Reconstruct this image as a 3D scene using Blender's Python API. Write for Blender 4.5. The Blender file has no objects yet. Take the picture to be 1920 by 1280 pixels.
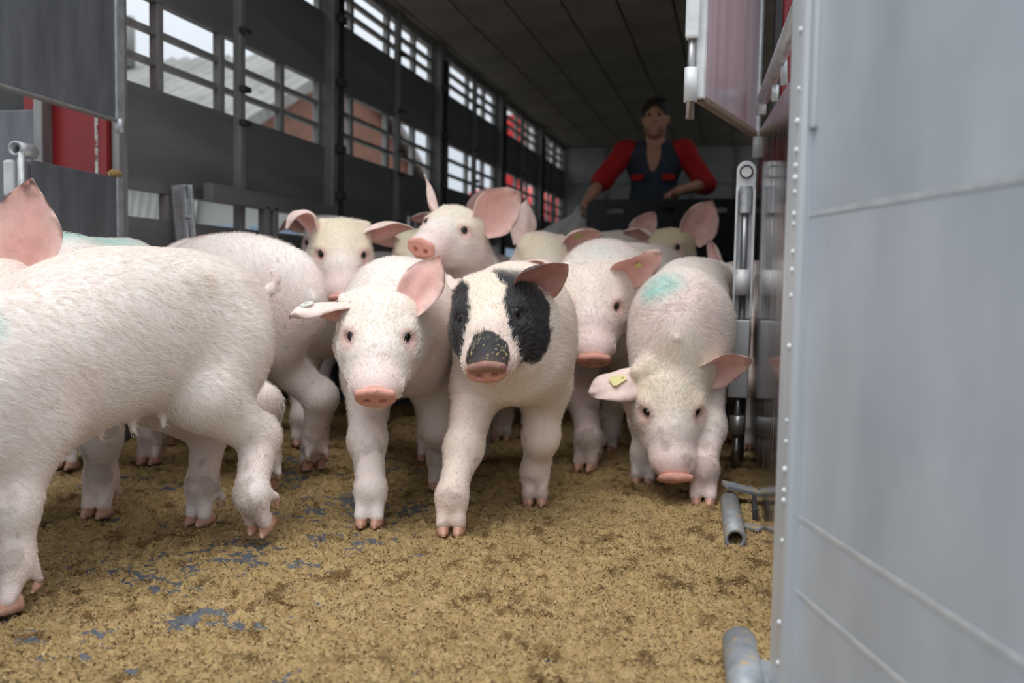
import bpy, bmesh, math, random
import numpy as np
from mathutils import Vector, Matrix
random.seed(7)
rng = np.random.default_rng(11)
S = bpy.context.scene
COL = S.collection

# ------------------------------------------------------------------ camera
F_PX, CAM_H, YAW, PITCH, ROLL = 1800.0, 0.58, 0.2266669, 0.0640822, 0.018
def cam_basis():
    f = np.array([-math.sin(YAW)*math.cos(PITCH), math.cos(YAW)*math.cos(PITCH), -math.sin(PITCH)])
    r = np.array([math.cos(YAW), math.sin(YAW), 0.0]); u = np.cross(r, f)
    c, s = math.cos(ROLL), math.sin(ROLL)
    return c*r + s*u, -s*r + c*u, f
CR, CU, CF = cam_basis()
cam_data = bpy.data.cameras.new('camera'); cam = bpy.data.objects.new('camera', cam_data); COL.objects.link(cam)
cam_data.sensor_width = 36.0; cam_data.lens = F_PX/1920*36.0
cam_data.clip_start = 0.02; cam_data.clip_end = 500
cam.matrix_world = Matrix(((CR[0], CU[0], -CF[0], 0), (CR[1], CU[1], -CF[1], 0), (CR[2], CU[2], -CF[2], CAM_H), (0, 0, 0, 1)))
cam_data.dof.use_dof = True; cam_data.dof.focus_distance = 2.05; cam_data.dof.aperture_fstop = 3.2
S.camera = cam
def ray(px, py): return CF + CR*(px-960)/F_PX + CU*(640-py)/F_PX
def at_depth(px, py, d): return ray(px, py)*d + np.array([0, 0, CAM_H])
def on_z(px, py, z):
    v = ray(px, py); t = (z-CAM_H)/v[2]; return np.array([v[0]*t, v[1]*t, z])

# ------------------------------------------------------------------ sky, light, exposure
W = bpy.data.worlds.new('overcast_sky'); S.world = W; W.use_nodes = True
nt = W.node_tree; nt.nodes.clear()
wo = nt.nodes.new('ShaderNodeOutputWorld'); bg = nt.nodes.new('ShaderNodeBackground')
tc = nt.nodes.new('ShaderNodeTexCoord'); sep = nt.nodes.new('ShaderNodeSeparateXYZ'); cr = nt.nodes.new('ShaderNodeValToRGB')
nt.links.new(tc.outputs['Generated'], sep.inputs[0]); nt.links.new(sep.outputs['Z'], cr.inputs[0])
cr.color_ramp.elements[0].position = 0.12; cr.color_ramp.elements[0].color = (0.60, 0.665, 0.735, 1)
cr.color_ramp.elements[1].position = 0.95; cr.color_ramp.elements[1].color = (1.70, 1.74, 1.80, 1)
nt.links.new(cr.outputs[0], bg.inputs[0]); bg.inputs[1].default_value = 1.0
nt.links.new(bg.outputs[0], wo.inputs[0])
sd = bpy.data.lights.new('hazy_sun_offscreen', 'SUN'); sd.energy = 1.3; sd.angle = math.radians(40); sd.color = (1.0, 0.985, 0.965)
sun = bpy.data.objects.new('hazy_sun_offscreen', sd); COL.objects.link(sun)
sun.rotation_euler = Vector((0.16, 0.30, -1.0)).to_track_quat('-Z', 'Y').to_euler()
S.view_settings.view_transform = 'Standard'; S.view_settings.look = 'None'
S.view_settings.gamma = 1.0; S.view_settings.use_curve_mapping = False
S.view_settings.exposure = 0.17

# ------------------------------------------------------------------ helpers
def lin(r, g, b):
    def c(v):
        v /= 255.0
        return v/12.92 if v <= 0.04045 else ((v+0.055)/1.055)**2.4
    return (c(r), c(g), c(b))
def tag(o, label=None, cat=None, group=None, kind=None):
    if label: o['label'] = label
    if cat: o['category'] = cat
    if group: o['group'] = group
    if kind: o['kind'] = kind
    return o
def empty(name, loc=(0, 0, 0), rz=0.0):
    o = bpy.data.objects.new(name, None); COL.objects.link(o); o.location = loc; o.rotation_euler = (0, 0, rz)
    o.empty_display_size = 0.05
    return o
def link(name, me, parent=None, m=None):
    o = bpy.data.objects.new(name, me); COL.objects.link(o)
    if parent is not None: o.parent = parent
    if m is not None and len(me.materials) == 0: me.materials.append(m)
    return o
def mesh_np(name, V, Fc, smooth=True):
    V = np.ascontiguousarray(V, np.float32); Fc = np.ascontiguousarray(Fc, np.int32)
    me = bpy.data.meshes.new(name); n = Fc.shape[1]
    me.vertices.add(len(V)); me.vertices.foreach_set('co', V.ravel())
    me.loops.add(Fc.size); me.loops.foreach_set('vertex_index', Fc.ravel())
    me.polygons.add(len(Fc)); me.polygons.foreach_set('loop_start', np.arange(0, Fc.size, n, dtype=np.int32))
    me.update(calc_edges=True)
    if smooth: me.polygons.foreach_set('use_smooth', np.ones(len(Fc), bool))
    return me
def set_col(me, C, name='col'):
    a = me.color_attributes.new(name, 'FLOAT_COLOR', 'POINT')
    d = np.ones((len(C), 4), np.float32); d[:, :3] = C
    a.data.foreach_set('color', d.ravel())
def bm_obj(name, bm, m, parent=None, smooth=False, bevel=0.0):
    if bevel > 0:
        bmesh.ops.bevel(bm, geom=list(bm.edges), offset=bevel, segments=2, affect='EDGES', profile=0.6)
    bmesh.ops.recalc_face_normals(bm, faces=bm.faces)
    me = bpy.data.meshes.new(name); bm.to_mesh(me); bm.free()
    if smooth:
        for p in me.polygons: p.use_smooth = True
    me.materials.append(m)
    o = bpy.data.objects.new(name, me); COL.objects.link(o)
    if parent is not None: o.parent = parent
    return o
def add_box(bm, size, loc=(0, 0, 0), rot=None):
    M = Matrix.Translation(loc) @ (rot.to_4x4() if rot is not None else Matrix.Identity(4)) @ Matrix.Diagonal((*size, 1))
    return bmesh.ops.create_cube(bm, size=1.0, matrix=M)
def box(name, size, loc, m, parent=None, rot=None, bevel=0.003):
    bm = bmesh.new(); add_box(bm, size)
    o = bm_obj(name, bm, m, parent, bevel=min(bevel, 0.45*min(size)) if bevel else 0)
    o.location = loc
    if rot is not None: o.rotation_euler = rot.to_euler()
    return o
def box2(name, lo, hi, m, parent=None, bevel=0.003):
    lo = np.array(lo, float); hi = np.array(hi, float)
    return box(name, tuple(hi-lo), tuple((lo+hi)/2), m, parent, None, bevel)
def add_cyl(bm, a, b, ra, rb=None, seg=16, caps=True):
    a = Vector(a); b = Vector(b); d = b-a
    q = d.to_track_quat('Z', 'Y').to_matrix().to_4x4()
    bmesh.ops.create_cone(bm, cap_ends=caps, segments=seg, radius1=ra, radius2=ra if rb is None else rb, depth=d.length,
                          matrix=Matrix.Translation((a+b)/2) @ q)
def cyl(name, a, b, r, m, parent=None, seg=16, rb=None):
    bm = bmesh.new(); add_cyl(bm, a, b, r, rb, seg)
    o = bm_obj(name, bm, m, parent)
    for p in o.data.polygons: p.use_smooth = len(p.vertices) == 4
    return o

# value noise / fbm in numpy
_T = np.random.default_rng(3).random((32, 32, 32)).astype(np.float32)
def vnoise(P):
    P = np.asarray(P, np.float32); I = np.floor(P).astype(np.int64); f = P-I; f = f*f*(3-2*f)
    i, j, k = (I[..., n] & 31 for n in range(3)); i1, j1, k1 = (i+1) & 31, (j+1) & 31, (k+1) & 31
    x, y, z = f[..., 0], f[..., 1], f[..., 2]
    a = _T[i, j, k]*(1-x)+_T[i1, j, k]*x; b = _T[i, j1, k]*(1-x)+_T[i1, j1, k]*x
    c = _T[i, j, k1]*(1-x)+_T[i1, j, k1]*x; d = _T[i, j1, k1]*(1-x)+_T[i1, j1, k1]*x
    return (a*(1-y)+b*y)*(1-z)+(c*(1-y)+d*y)*z
def fbm(P, sc, octs=3, off=0.0):
    P = np.asarray(P, np.float32)*sc+off; s = 0; a = 1.0; t = 0
    for o in range(octs):
        s = s+a*vnoise(P*(2.03**o)+17.3*o); t += a; a *= 0.5
    return s/t
def sstep(a, b, x):
    t = np.clip((x-a)/(b-a), 0, 1); return t*t*(3-2*t)

# ------------------------------------------------------------------ materials
def new_mat(name):
    m = bpy.data.materials.new(name); m.use_nodes = True
    return m, m.node_tree, m.node_tree.nodes['Principled BSDF']
def N(t, kind, **kw):
    n = t.nodes.new(kind)
    for k, v in kw.items():
        if k in n.inputs: n.inputs[k].default_value = v
        else: setattr(n, k, v)
    return n
def mat(name, c1, c2=None, rough=0.5, metal=0.0, scale=6.0, stretch=(1, 1, 1), bump=0.0, bscale=None, detail=4.0, spec=0.5, rough2=None, contrast=(0.35, 0.65), dirt=None):
    m, t, p = new_mat(name); L = t.links.new
    p.inputs['Roughness'].default_value = rough; p.inputs['Metallic'].default_value = metal
    p.inputs['Specular IOR Level'].default_value = spec
    tcn = N(t, 'ShaderNodeTexCoord'); mp = N(t, 'ShaderNodeMapping'); mp.inputs['Scale'].default_value = stretch
    L(tcn.outputs['Object'], mp.inputs[0])
    nz = N(t, 'ShaderNodeTexNoise', Scale=scale, Detail=detail, Roughness=0.6); L(mp.outputs[0], nz.inputs['Vector'])
    r = N(t, 'ShaderNodeValToRGB'); r.color_ramp.elements[0].position = contrast[0]; r.color_ramp.elements[1].position = contrast[1]
    r.color_ramp.elements[0].color = (*c1, 1); r.color_ramp.elements[1].color = (*(c2 or c1), 1)
    L(nz.outputs[0], r.inputs[0]); out = r.outputs[0]
    if dirt:
        n2 = N(t, 'ShaderNodeTexNoise', Scale=dirt[1], Detail=6.0, Roughness=0.65); L(tcn.outputs['Object'], n2.inputs['Vector'])
        r2 = N(t, 'ShaderNodeValToRGB'); r2.color_ramp.elements[0].position = dirt[2]; r2.color_ramp.elements[1].position = dirt[2]+0.08
        L(n2.outputs[0], r2.inputs[0]); mx = N(t, 'ShaderNodeMix', data_type='RGBA')
        L(r2.outputs[0], mx.inputs[0]); L(out, mx.inputs[6]); mx.inputs[7].default_value = (*dirt[0], 1); out = mx.outputs[2]
    L(out, p.inputs['Base Color'])
    if rough2 is not None:
        mr = N(t, 'ShaderNodeMapRange'); mr.inputs[1].default_value = 0.3; mr.inputs[2].default_value = 0.7
        mr.inputs[3].default_value = rough; mr.inputs[4].default_value = rough2
        L(nz.outputs[0], mr.inputs[0]); L(mr.outputs[0], p.inputs['Roughness'])
    if bump:
        n3 = N(t, 'ShaderNodeTexNoise', Scale=bscale or scale*4, Detail=3.0); L(mp.outputs[0], n3.inputs['Vector'])
        b = N(t, 'ShaderNodeBump', Strength=bump, Distance=0.01); L(n3.outputs[0], b.inputs['Height']); L(b.outputs[0], p.inputs['Normal'])
    return m
STRAW = lin(170, 140, 80)
M_WALL = mat('dark_wall_board', (0.12, 0.12, 0.12), (0.17, 0.168, 0.165), 0.45, scale=3, stretch=(1, 0.3, 3), bump=0.05)
M_POST = mat('wall_post_metal', (0.20, 0.20, 0.195), (0.30, 0.295, 0.285), 0.45, 0.3, scale=9, stretch=(2, 2, 0.4), dirt=(lin(80, 70, 48), 14, 0.66))
M_CEIL = mat('ceiling_board', lin(150, 143, 128), lin(176, 168, 152), 0.6, scale=2.2, dirt=(lin(120, 104, 70), 3.0, 0.62))
M_BACK = mat('headboard_panel', (0.34, 0.34, 0.34), (0.44, 0.44, 0.43), 0.5, scale=4)
M_GATE = mat('grey_gate_board', lin(92, 94, 99), lin(112, 115, 120), 0.42, 0.25, scale=5, stretch=(3, 3, 0.6), bump=0.04, dirt=(lin(75, 72, 62), 20, 0.72))
M_GALV = mat('galvanised_steel', lin(165, 169, 172), lin(196, 199, 200), 0.38, 0.55, scale=30, bump=0.05, dirt=(STRAW, 35, 0.66))
M_WHITE = mat('white_painted_steel', lin(200, 202, 203), lin(222, 223, 222), 0.4, 0.1, scale=18, dirt=(lin(150, 140, 105), 26, 0.64))
M_CHROME = mat('worn_steel_rod', lin(130, 130, 132), lin(160, 160, 162), 0.28, 0.9, scale=20, stretch=(1, 1, 0.1))
M_DARK = mat('dark_steel', (0.03, 0.03, 0.032), (0.05, 0.05, 0.05), 0.5, 0.3)
M_RED = mat('red_paint', lin(118, 22, 25), lin(138, 29, 31), 0.35, scale=4, bump=0.03, dirt=(lin(110, 26, 24), 8, 0.7))
M_ALU = mat('brushed_aluminium', lin(176, 183, 191), lin(197, 203, 209), 0.42, 0.35, scale=3.5, stretch=(1, 1, 0.5), rough2=0.55, dirt=(lin(172, 168, 158), 9, 0.72))
M_ALUF = mat('aluminium_edge', lin(184, 188, 191), lin(204, 207, 209), 0.38, 0.35, scale=8, stretch=(3, 3, 0.2))
M_MIRROR = mat('polished_sheet', (0.50, 0.48, 0.50), (0.62, 0.60, 0.62), 0.06, 1.0, scale=26, stretch=(1, 1, 0.05), rough2=0.2, bump=0.012, bscale=10, dirt=(STRAW, 60, 0.74))
M_PLATE = mat('streaked_plate', lin(186, 172, 180), lin(206, 198, 204), 0.30, 0.55, scale=16, stretch=(1, 1, 0.06), rough2=0.32)
M_HINGE = mat('dusty_hinge_steel', lin(128, 134, 140), lin(150, 155, 160), 0.5, 0.3, scale=30, bump=0.05, dirt=(lin(184, 154, 104), 45, 0.56))
M_EDGE = mat('brown_board_edge', lin(92, 80, 66), lin(120, 100, 82), 0.7, scale=30)
M_BLACK = mat('black_plastic', (0.006, 0.006, 0.008), (0.010, 0.010, 0.012), 0.4, scale=10, bump=0.03)
M_ASPH = mat('yard_concrete', lin(120, 118, 112), lin(140, 138, 132), 0.9, scale=2, bump=0.2)
M_SLATE = mat('blue_grey_floor', lin(70, 76, 84), lin(90, 96, 104), 0.6, scale=30, bump=0.1)

# ------------------------------------------------------------------ setting: trailer shell
XL, XR, YR, YB, ZC = -2.08, 0.50, 2.95, 11.62, 2.20
fl = box2('floor', (XL-0.05, -0.6, -0.07), (XR+0.05, YB+0.05, -0.012), M_SLATE, bevel=0); tag(fl, 'blue-grey trailer floor under the sawdust', kind='structure')
gr = box2('ground', (-70, -60, -1.35), (60, 90, -1.20), M_ASPH, bevel=0); tag(gr, 'grey concrete yard outside the trailer', kind='structure')

wl = empty('wall_left'); tag(wl, 'slatted ventilated side wall of the trailer', kind='structure')
mains = [4.70, 6.53, 8.33, 10.10]; thins = [3.74, 5.68, 7.47, 9.22, 10.88]
edges = [YR]+mains+[YB]
for i in range(len(edges)-1):
    a, b = edges[i], edges[i+1]
    box2('wall_panel', (XL-0.04, a, -0.01), (XL, b, 0.78), M_WALL, wl)
    box2('wall_panel', (XL-0.04, a, 0.876), (XL, b, 1.25), M_WALL, wl)
    box2('wall_panel', (XL-0.04, a, 1.565), (XL, b, 1.92), M_WALL, wl)
    box2('top_rail', (XL-0.04, a, 2.155), (XL+0.015, b, ZC), M_POST, wl)
    for z in (1.347, 1.458, 2.0, 2.08):
        box2('window_bar', (XL-0.035, a, z-0.011), (XL-0.005, b, z+0.011), M_POST, wl)
    t = thins[i]; fr = [(t-a-0.03)*0.33+a, t-0.10, t+(b-t)*0.46, b-0.10]
    for y in fr:
        box2('window_bar', (XL-0.037, y-0.02, 1.25), (XL-0.003, y+0.02, 1.565), M_POST, wl)
        box2('window_bar', (XL-0.037, y-0.02, 1.92), (XL-0.003, y+0.02, 2.16), M_POST, wl)
    box2('window_bar', (XL-0.037, a+(t-a)*0.36, 0.78), (XL-0.003, a+(t-a)*0.36+0.05, 0.876), M_POST, wl)
    th = box2('wall_post', (XL, t-0.022, 0.0), (XL+0.035, t+0.022, ZC), M_POST, wl)
    for z in (0.92, 1.22, 1.36, 1.60, 1.95):
        c = box2('latch', (XL+0.034, t-0.035, z-0.012), (XL+0.06, t+0.03, z+0.012), M_DARK, wl, 0.004)
for y in mains:
    box2('wall_post', (XL-0.045, y-0.06, 0.0), (XL+0.05, y+0.06, ZC), M_POST, wl, 0.006)
    cyl('hinge_pin', (XL+0.06, y+0.02, 0.55), (XL+0.06, y+0.02, 2.1), 0.014, M_DARK, wl, 10)
    for z in (0.72, 1.0, 1.24, 1.58, 1.9):
        box2('bracket', (XL+0.049, y-0.03, z-0.02), (XL+0.08, y+0.045, z+0.02), M_DARK, wl, 0.004)
box2('wall_post', (XL-0.012, YR-0.03, 0.0), (XL+0.02, YR+0.02, ZC), M_POST, wl, 0.006)

wr = empty('wall_right'); tag(wr, 'dark board side wall on the far side of the trailer', kind='structure')
for i in range(len(edges)-1):
    box2('wall_panel', (XR, edges[i]+0.45, -0.01), (XR+0.04, edges[i+1]+(0.45 if i < 4 else 0), 1.92), M_WALL, wr)
    box2('top_rail', (XR-0.015, edges[i]+0.45, 2.155), (XR+0.04, edges[i+1]+(0.45 if i < 4 else 0), ZC), M_POST, wr)
for y in mains: box2('wall_post', (XR-0.05, y-0.06, 0), (XR+0.045, y+0.06, ZC), M_POST, wr, 0.006)

ce = empty('ceiling'); tag(ce, 'ceiling of long narrow boards', kind='structure')
box2('roof_sheet', (XL-0.06, YR-0.02, ZC+0.02), (XR+0.06, YB+0.05, ZC+0.07), M_DARK, ce, 0)
xs = [XL] + [-2.0+0.32*k for k in range(8)] + [XR]
ys = [YR, 5.3, 7.7, 10.1, YB]
for k in range(len(xs)-1):
    for j in range(4):
        o = (0.35 if k % 2 else -0.25)
        y0 = ys[j]+(o if j else 0)+0.003; y1 = ys[j+1]+(o if j < 3 else 0)-0.003
        box2('ceiling_board', (xs[k]+0.006, y0, ZC+random.uniform(0, 0.003)), (xs[k+1]-0.006, y1, ZC+0.022), M_CEIL, ce, 0.003)
wb = empty('wall_back'); tag(wb, 'pale panelled headboard wall at the far end', kind='structure')
nb = 5
for k in range(nb):
    a = XL+(XR-XL)*k/nb; b = XL+(XR-XL)*(k+1)/nb
    for z0, z1 in ((0, 1.05), (1.05, 1.75), (1.75, ZC)):
        box2('wall_panel', (a+0.005, YB, z0+0.004), (b-0.005, YB+0.04, z1-0.004), M_BACK, wb)
    box2('wall_rib', (a-0.02, YB-0.03, 0), (a+0.03, YB+0.001, ZC), M_POST, wb)
box2('backing_sheet', (XL-0.05, YB+0.04, 0), (XR+0.05, YB+0.06, ZC+0.06), M_DARK, wb, 0)

# rear frame of the trailer, painted red
rf = empty('trim_1'); tag(rf, 'red painted rear frame beside the polished panel', kind='structure')
box2('frame_board', (0.125, 3.36, -0.02), (0.60, 3.42, 2.45), M_RED, rf, 0.006)
box2('frame_edge', (0.10, 3.33, -0.02), (0.125, 3.43, 2.45), M_DARK, rf, 0.004)
rl = empty('trim_2'); tag(rl, 'red painted rear frame beside the dark side wall', kind='structure')
Xa, Xb = on_z(98, 250, 1.0), None
def on_y(px, py, Y):
    v = ray(px, py); t = Y/v[1]; return np.array([v[0]*t, Y, CAM_H+v[2]*t])
xa = on_y(96, 250, 2.93)[0]
box2('frame_board', (xa, 2.93, -0.02), (XL-0.05, 2.98, 2.40), M_RED, rl, 0.004)
box2('frame_edge', (XL-0.052, 2.90, -0.02), (XL-0.014, 2.935, 2.40), M_RED, rl, 0.004)
M_BEAD = mat('white_sealant', lin(150, 148, 142), lin(196, 194, 188), 0.7, scale=60, dirt=(lin(112, 24, 26), 30, 0.52))
box2('sealant_bead', (XL-0.058, 2.896, 0.9), (XL-0.046, 2.932, 1.6), M_BEAD, rl, 0.002)
xa2 = on_y(70, 250, 2.9)[0]
box2('frame_post', (xa2, 2.88, -0.02), (xa+0.004, 2.94, 2.40), M_POST, rl, 0.006)
xa3 = on_y(40, 190, 2.93)[0]
box2('frame_board', (xa3, 2.94, 0.9), (xa2+0.02, 2.98, 2.40), M_RED, rl, 0.004)
z205 = on_y(30, 206, 2.92)[2]
box2('side_sheet', (-3.3, 2.92, -0.02), (xa2+0.004, 2.94, z205), M_GATE, rl, 0.004)
box2('dark_sheet', (-3.3, 3.02, -0.02), (xa3+0.05, 3.05, 2.4), M_DARK, rl, 0.004)

# ------------------------------------------------------------------ gates on the left
def beam(name, a, b, zlo, zhi, th, m, parent, bevel=0.004):
    a = Vector((a[0], a[1], 0)); b = Vector((b[0], b[1], 0)); d = b-a
    o = box(name, (d.length, th, zhi-zlo), ((a.x+b.x)/2, (a.y+b.y)/2, (zlo+zhi)/2), m, parent, None, bevel)
    o.rotation_euler = (0, 0, math.atan2(d.y, d.x)); return o
g = empty('upper_gate'); tag(g, 'dark grey gate board hanging high beside the red rear frame', 'gate')
A = Vector((-1.972, 2.80)); B = Vector((-1.86, 1.45)); dv = (B-A).normalized()
beam('board', A+dv*0.035, B, 1.075, 2.3, 0.028, M_GATE, g)
beam('edge_channel', A, A+dv*0.05, 1.07, 2.3, 0.04, M_GALV, g, 0.006)
beam('bottom_edge', A+dv*0.05, B, 1.066, 1.076, 0.030, M_POST, g, 0.003)
cyl('hinge_bolt', (A.x+0.02, A.y-0.03, 1.03), (A.x+0.02, A.y-0.03, 1.075), 0.014, M_GALV, g, 12)
g = empty('lower_gate'); tag(g, 'dark grey low gate board with steel pipe hinge, red frame above it', 'gate')
A = Vector((-2.055, 2.91)); B = Vector((-1.995, 2.40)); dv = (B-A).normalized()
beam('board', A+dv*0.03, B, 0.03, 0.9, 0.026, M_GATE, g)
beam('edge_channel', A, A+dv*0.04, 0.03, 0.905, 0.036, M_GALV, g, 0.005)
e = on_z(32, 279, 0.915); C0 = Vector((e[0], e[1], 0.915))
def ring(name, c, ax, R, r_in, depth, m, parent, seg=24):
    ax = Vector(ax).normalized(); q = ax.to_track_quat('Z', 'Y').to_matrix()
    V = []; Fc = []
    prof = [(R, -depth/2), (R, depth/2), (r_in, depth/2), (r_in, -depth/2)]
    for i in range(seg):
        a = 2*math.pi*i/seg
        for rr, h in prof: V.append(Vector(c)+q @ Vector((rr*math.cos(a), rr*math.sin(a), h)))
    for i in range(seg):
        j = (i+1) % seg
        for k in range(4):
            l = (k+1) % 4; Fc.append((i*4+k, j*4+k, j*4+l, i*4+l))
    return link(name, mesh_np(name, [tuple(v) for v in V], Fc, True), parent, m)
pd = Vector((0.12, -1, 0)).normalized()
ring('hinge_pipe', C0-pd*0.03, pd, 0.021, 0.014, 0.08, M_GALV, g)
cyl('hinge_strap', (C0.x+0.012, C0.y, 0.60), (C0.x+0.012, C0.y, 0.905), 0.010, M_GALV, g, 10)
box('latch_housing', (0.03, 0.03, 0.10), (C0.x-0.02, C0.y+0.0, 0.835), M_WHITE, g, None, 0.008)
cyl('latch_rod', (C0.x-0.02, C0.y, 0.05), (C0.x-0.02, C0.y, 0.80), 0.011, M_CHROME, g, 12)
beam('board_end', B, Vector((C0.x, C0.y+0.02)), 0.03, 0.885, 0.024, M_GATE, g)

bm = bmesh.new(); bmesh.ops.create_icosphere(bm, subdivisions=4, radius=0.022)
for v in bm.verts:
    n_ = 0.5*math.sin(v.co.x*400+v.co.z*310)+0.5*math.sin(v.co.y*370-v.co.z*290); v.co *= 1+0.14*n_; v.co.z *= 0.7
cl_ = bm_obj('sawdust_clump', bm, mat('clump_sawdust', lin(120, 98, 58), lin(160, 132, 82), 0.9, scale=120, bump=0.6, bscale=300), g, True)
cl_.location = (A.x+0.005, A.y-0.03, 0.912); cl_['kind'] = 'stuff'

# inner partition frames folded against the slatted wall
pf = empty('folded_partition'); tag(pf, 'grey slotted partition frame folded against the slatted wall', 'partition')
def up_at(px, py, Y): return on_y(px, py, Y)
def bar_px(name, p0, p1, Y, wpx, m, parent, th=0.05):
    a = on_y(*p0, Y); b = on_y(*p1, Y); a[2] = max(a[2], 0); d = Vector(b-a); w = wpx/F_PX*Y
    o = box(name, (w, th, d.length), tuple((a+b)/2), m, parent, None, 0.004)
    o.rotation_euler = Vector((d.x, d.y, d.z)).to_track_quat('Z', 'Y').to_euler(); return o
PY = 3.29
bar_px('frame_post', (342, 640), (316, 348), PY, 14, M_POST, pf)
bar_px('frame_post', (362, 640), (333, 347), PY-0.05, 9, M_GALV, pf)
for dx in (-6, 6): bar_px('slot_side', (370+dx, 640), (350+dx, 346), PY-0.08, 6, M_GALV, pf, 0.02)
for z in ((351, 352, 348), (355, 410, 404)): bar_px('slot_bridge', (z[0], z[1]), (z[0]-1, z[2]), PY-0.08, 17, M_GALV, pf, 0.02)
box2('top_rail', (XL+0.05, 3.40, 0.865), (XL+0.09, 4.62, 0.935), M_WALL, pf)
for y in (3.86, 3.94, 4.42, 4.55): box2('frame_post', (XL+0.05, y-0.018, 0), (XL+0.09, y+0.018, 0.88), M_POST, pf)
box2('bottom_rail', (XL+0.05, 3.40, 0.3), (XL+0.09, 4.62, 0.36), M_WALL, pf)
st = empty('steel_upright'); tag(st, 'short pale steel upright standing by the slatted wall behind the pigs', 'post')
for k, px in enumerate((767, 780)):
    p = on_y(px, 405, 4.6); box('bar', (0.016, 0.03, p[2]), (p[0], p[1], p[2]/2), M_POST if k else M_GALV, st, None, 0.004)
box('foot_plate', (0.07, 0.05, 0.015), (on_y(773, 405, 4.6)[0], 4.6, 0.0075), M_GALV, st)

# ------------------------------------------------------------------ right hand side: polished panel, plate, post
pp = empty('side_panel'); tag(pp, 'polished metal side panel mirroring the gate post', 'panel')
A = Vector((0.112, 1.60)); B = Vector((0.068, 3.27)); dv = (B-A).normalized()
beam('sheet', A, B, 0.0, 1.0, 0.014, M_MIRROR, pp, 0.002)
sh = pp.children[0]
# sloping top edge: raise the far end
for v in sh.data.vertices:
    if v.co.z > 0.3: v.co.z += 0.115*(v.co.x+0.78)/1.56-0.04
beam('rear_frame', A+Vector((0.03, 0)), B+Vector((0.03, 0)), 0.0, 0.10, 0.04, M_GALV, pp)
def rail(p0, p1, Y0, Y1, r, name, m, parent):
    a = on_y(*p0, Y0); b = on_y(*p1, Y1); return cyl(name, a, b, r, m, parent, 18)
hr = empty('hand_rail'); tag(hr, 'round steel hand rail running above the polished side panel', 'rail')
rail((1525, -50), (1431, 186), 2.05, 3.12, 0.019, 'rail_tube', M_GALV, hr)
rail((1470, 160), (1469, 95), 2.66, 2.66, 0.009, 'rail_bracket', M_GALV, hr)
rail((1427, 215), (1429, 165), 3.12, 3.12, 0.016, 'rail_end', M_GALV, hr)
rail((1452, 190), (1454, 160), 2.8, 2.8, 0.010, 'eye_bolt', M_GALV, hr)

up = empty('upper_plate'); tag(up, 'streaked metal door plate with white bolt tube, red frame behind', 'door plate')
A = Vector((-0.112, 2.66)); B = Vector((0.052, 3.34)); dv = (B-A).normalized(); nv = Vector((-dv.y, dv.x))
beam('sheet', A+dv*0.02, B-dv*0.03, 1.085, 2.25, 0.022, M_PLATE, up, 0.003)
beam('bottom_edge', A+dv*0.02, B, 1.068, 1.085, 0.026, M_EDGE, up, 0.003)
beam('hinge_edge', B-dv*0.03, B, 1.07, 2.25, 0.03, M_GALV, up, 0.004)
beam('front_edge', A-dv*0.005, A+dv*0.02, 1.075, 2.25, 0.03, M_WHITE, up, 0.004)
c = A-dv*0.012+nv*0.018
tb = box('bolt_tube', (0.036, 0.036, 0.95), (c.x, c.y, 1.23+0.475), M_WHITE, up, None, 0.008)
cyl('bolt_rod', (c.x, c.y, 1.02), (c.x, c.y, 1.26), 0.0115, M_CHROME, up, 14)
cyl('bolt_guide', (c.x, c.y, 1.065), (c.x, c.y, 1.155), 0.018, M_WHITE, up, 16)
cyl('hinge_pin', (B.x, B.y-0.02, 1.0), (B.x, B.y-0.02, 1.2), 0.010, M_GALV, up, 10)

gp = empty('gate_post', (0.024, 3.12, 0)); tag(gp, 'narrow pale steel gate post with round eye and sliding latch rod', 'gate post')
# post outline: rounded top with an eye
bm = bmesh.new(); w = 0.030; pts = [(-w, 0.47), (w, 0.47)]
for k in range(13):
    a = math.pi*k/12; pts.append((w*math.cos(a)*0.98, 0.935+w*math.sin(a)))
vs = [bm.verts.new((x, 0.0, z)) for x, z in pts]; f = bm.faces.new(vs)
ex = bmesh.ops.extrude_face_region(bm, geom=[f]); bmesh.ops.translate(bm, verts=[v for v in ex['geom'] if isinstance(v, bmesh.types.BMVert)], vec=(0, 0.02, 0))
o = bm_obj('post_plate', bm, M_WHITE, gp, bevel=0.002)
ring('eye_ring', (0, -0.004, 0.93), (0, 1, 0), 0.021, 0.0165, 0.012, M_DARK, gp)
cyl('eye_pin', (0, -0.008, 0.93), (0, 0.01, 0.93), 0.0165, M_WHITE, gp, 20)
for s in (-1, 1): box('side_flange', (0.007, 0.028, 0.40), (s*0.0265, -0.012, 0.675), M_WHITE, gp, None, 0.002)
bmh = bmesh.new(); add_cyl(bmh, (0, -0.010, 0.80), (0, -0.010, 0.885), 0.020, None, 18)
bm_obj('rod_cap', bmh, M_GALV, gp, bevel=0.003)
cyl('latch_rod', (0, -0.014, 0.46), (0, -0.014, 0.82), 0.0105, M_CHROME, gp, 14)
cyl('rod_sleeve', (-0.001, -0.016, 0.545), (-0.001, -0.016, 0.625), 0.024, M_WHITE, gp, 18)
box('latch_box', (0.062, 0.05, 0.245), (-0.005, -0.012, 0.345), M_ALUF, gp, None, 0.004)
box('rear_leaf', (0.02, 0.14, 0.9), (0.012, 0.10, 0.47), M_DARK, gp, None, 0.003)
cyl('lower_rod', (-0.004, -0.012, 0.10), (-0.004, -0.012, 0.24), 0.013, M_CHROME, gp, 14)
cyl('lower_sleeve', (-0.004, -0.012, 0.105), (-0.004, -0.012, 0.165), 0.024, M_GALV, gp, 18)
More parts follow.
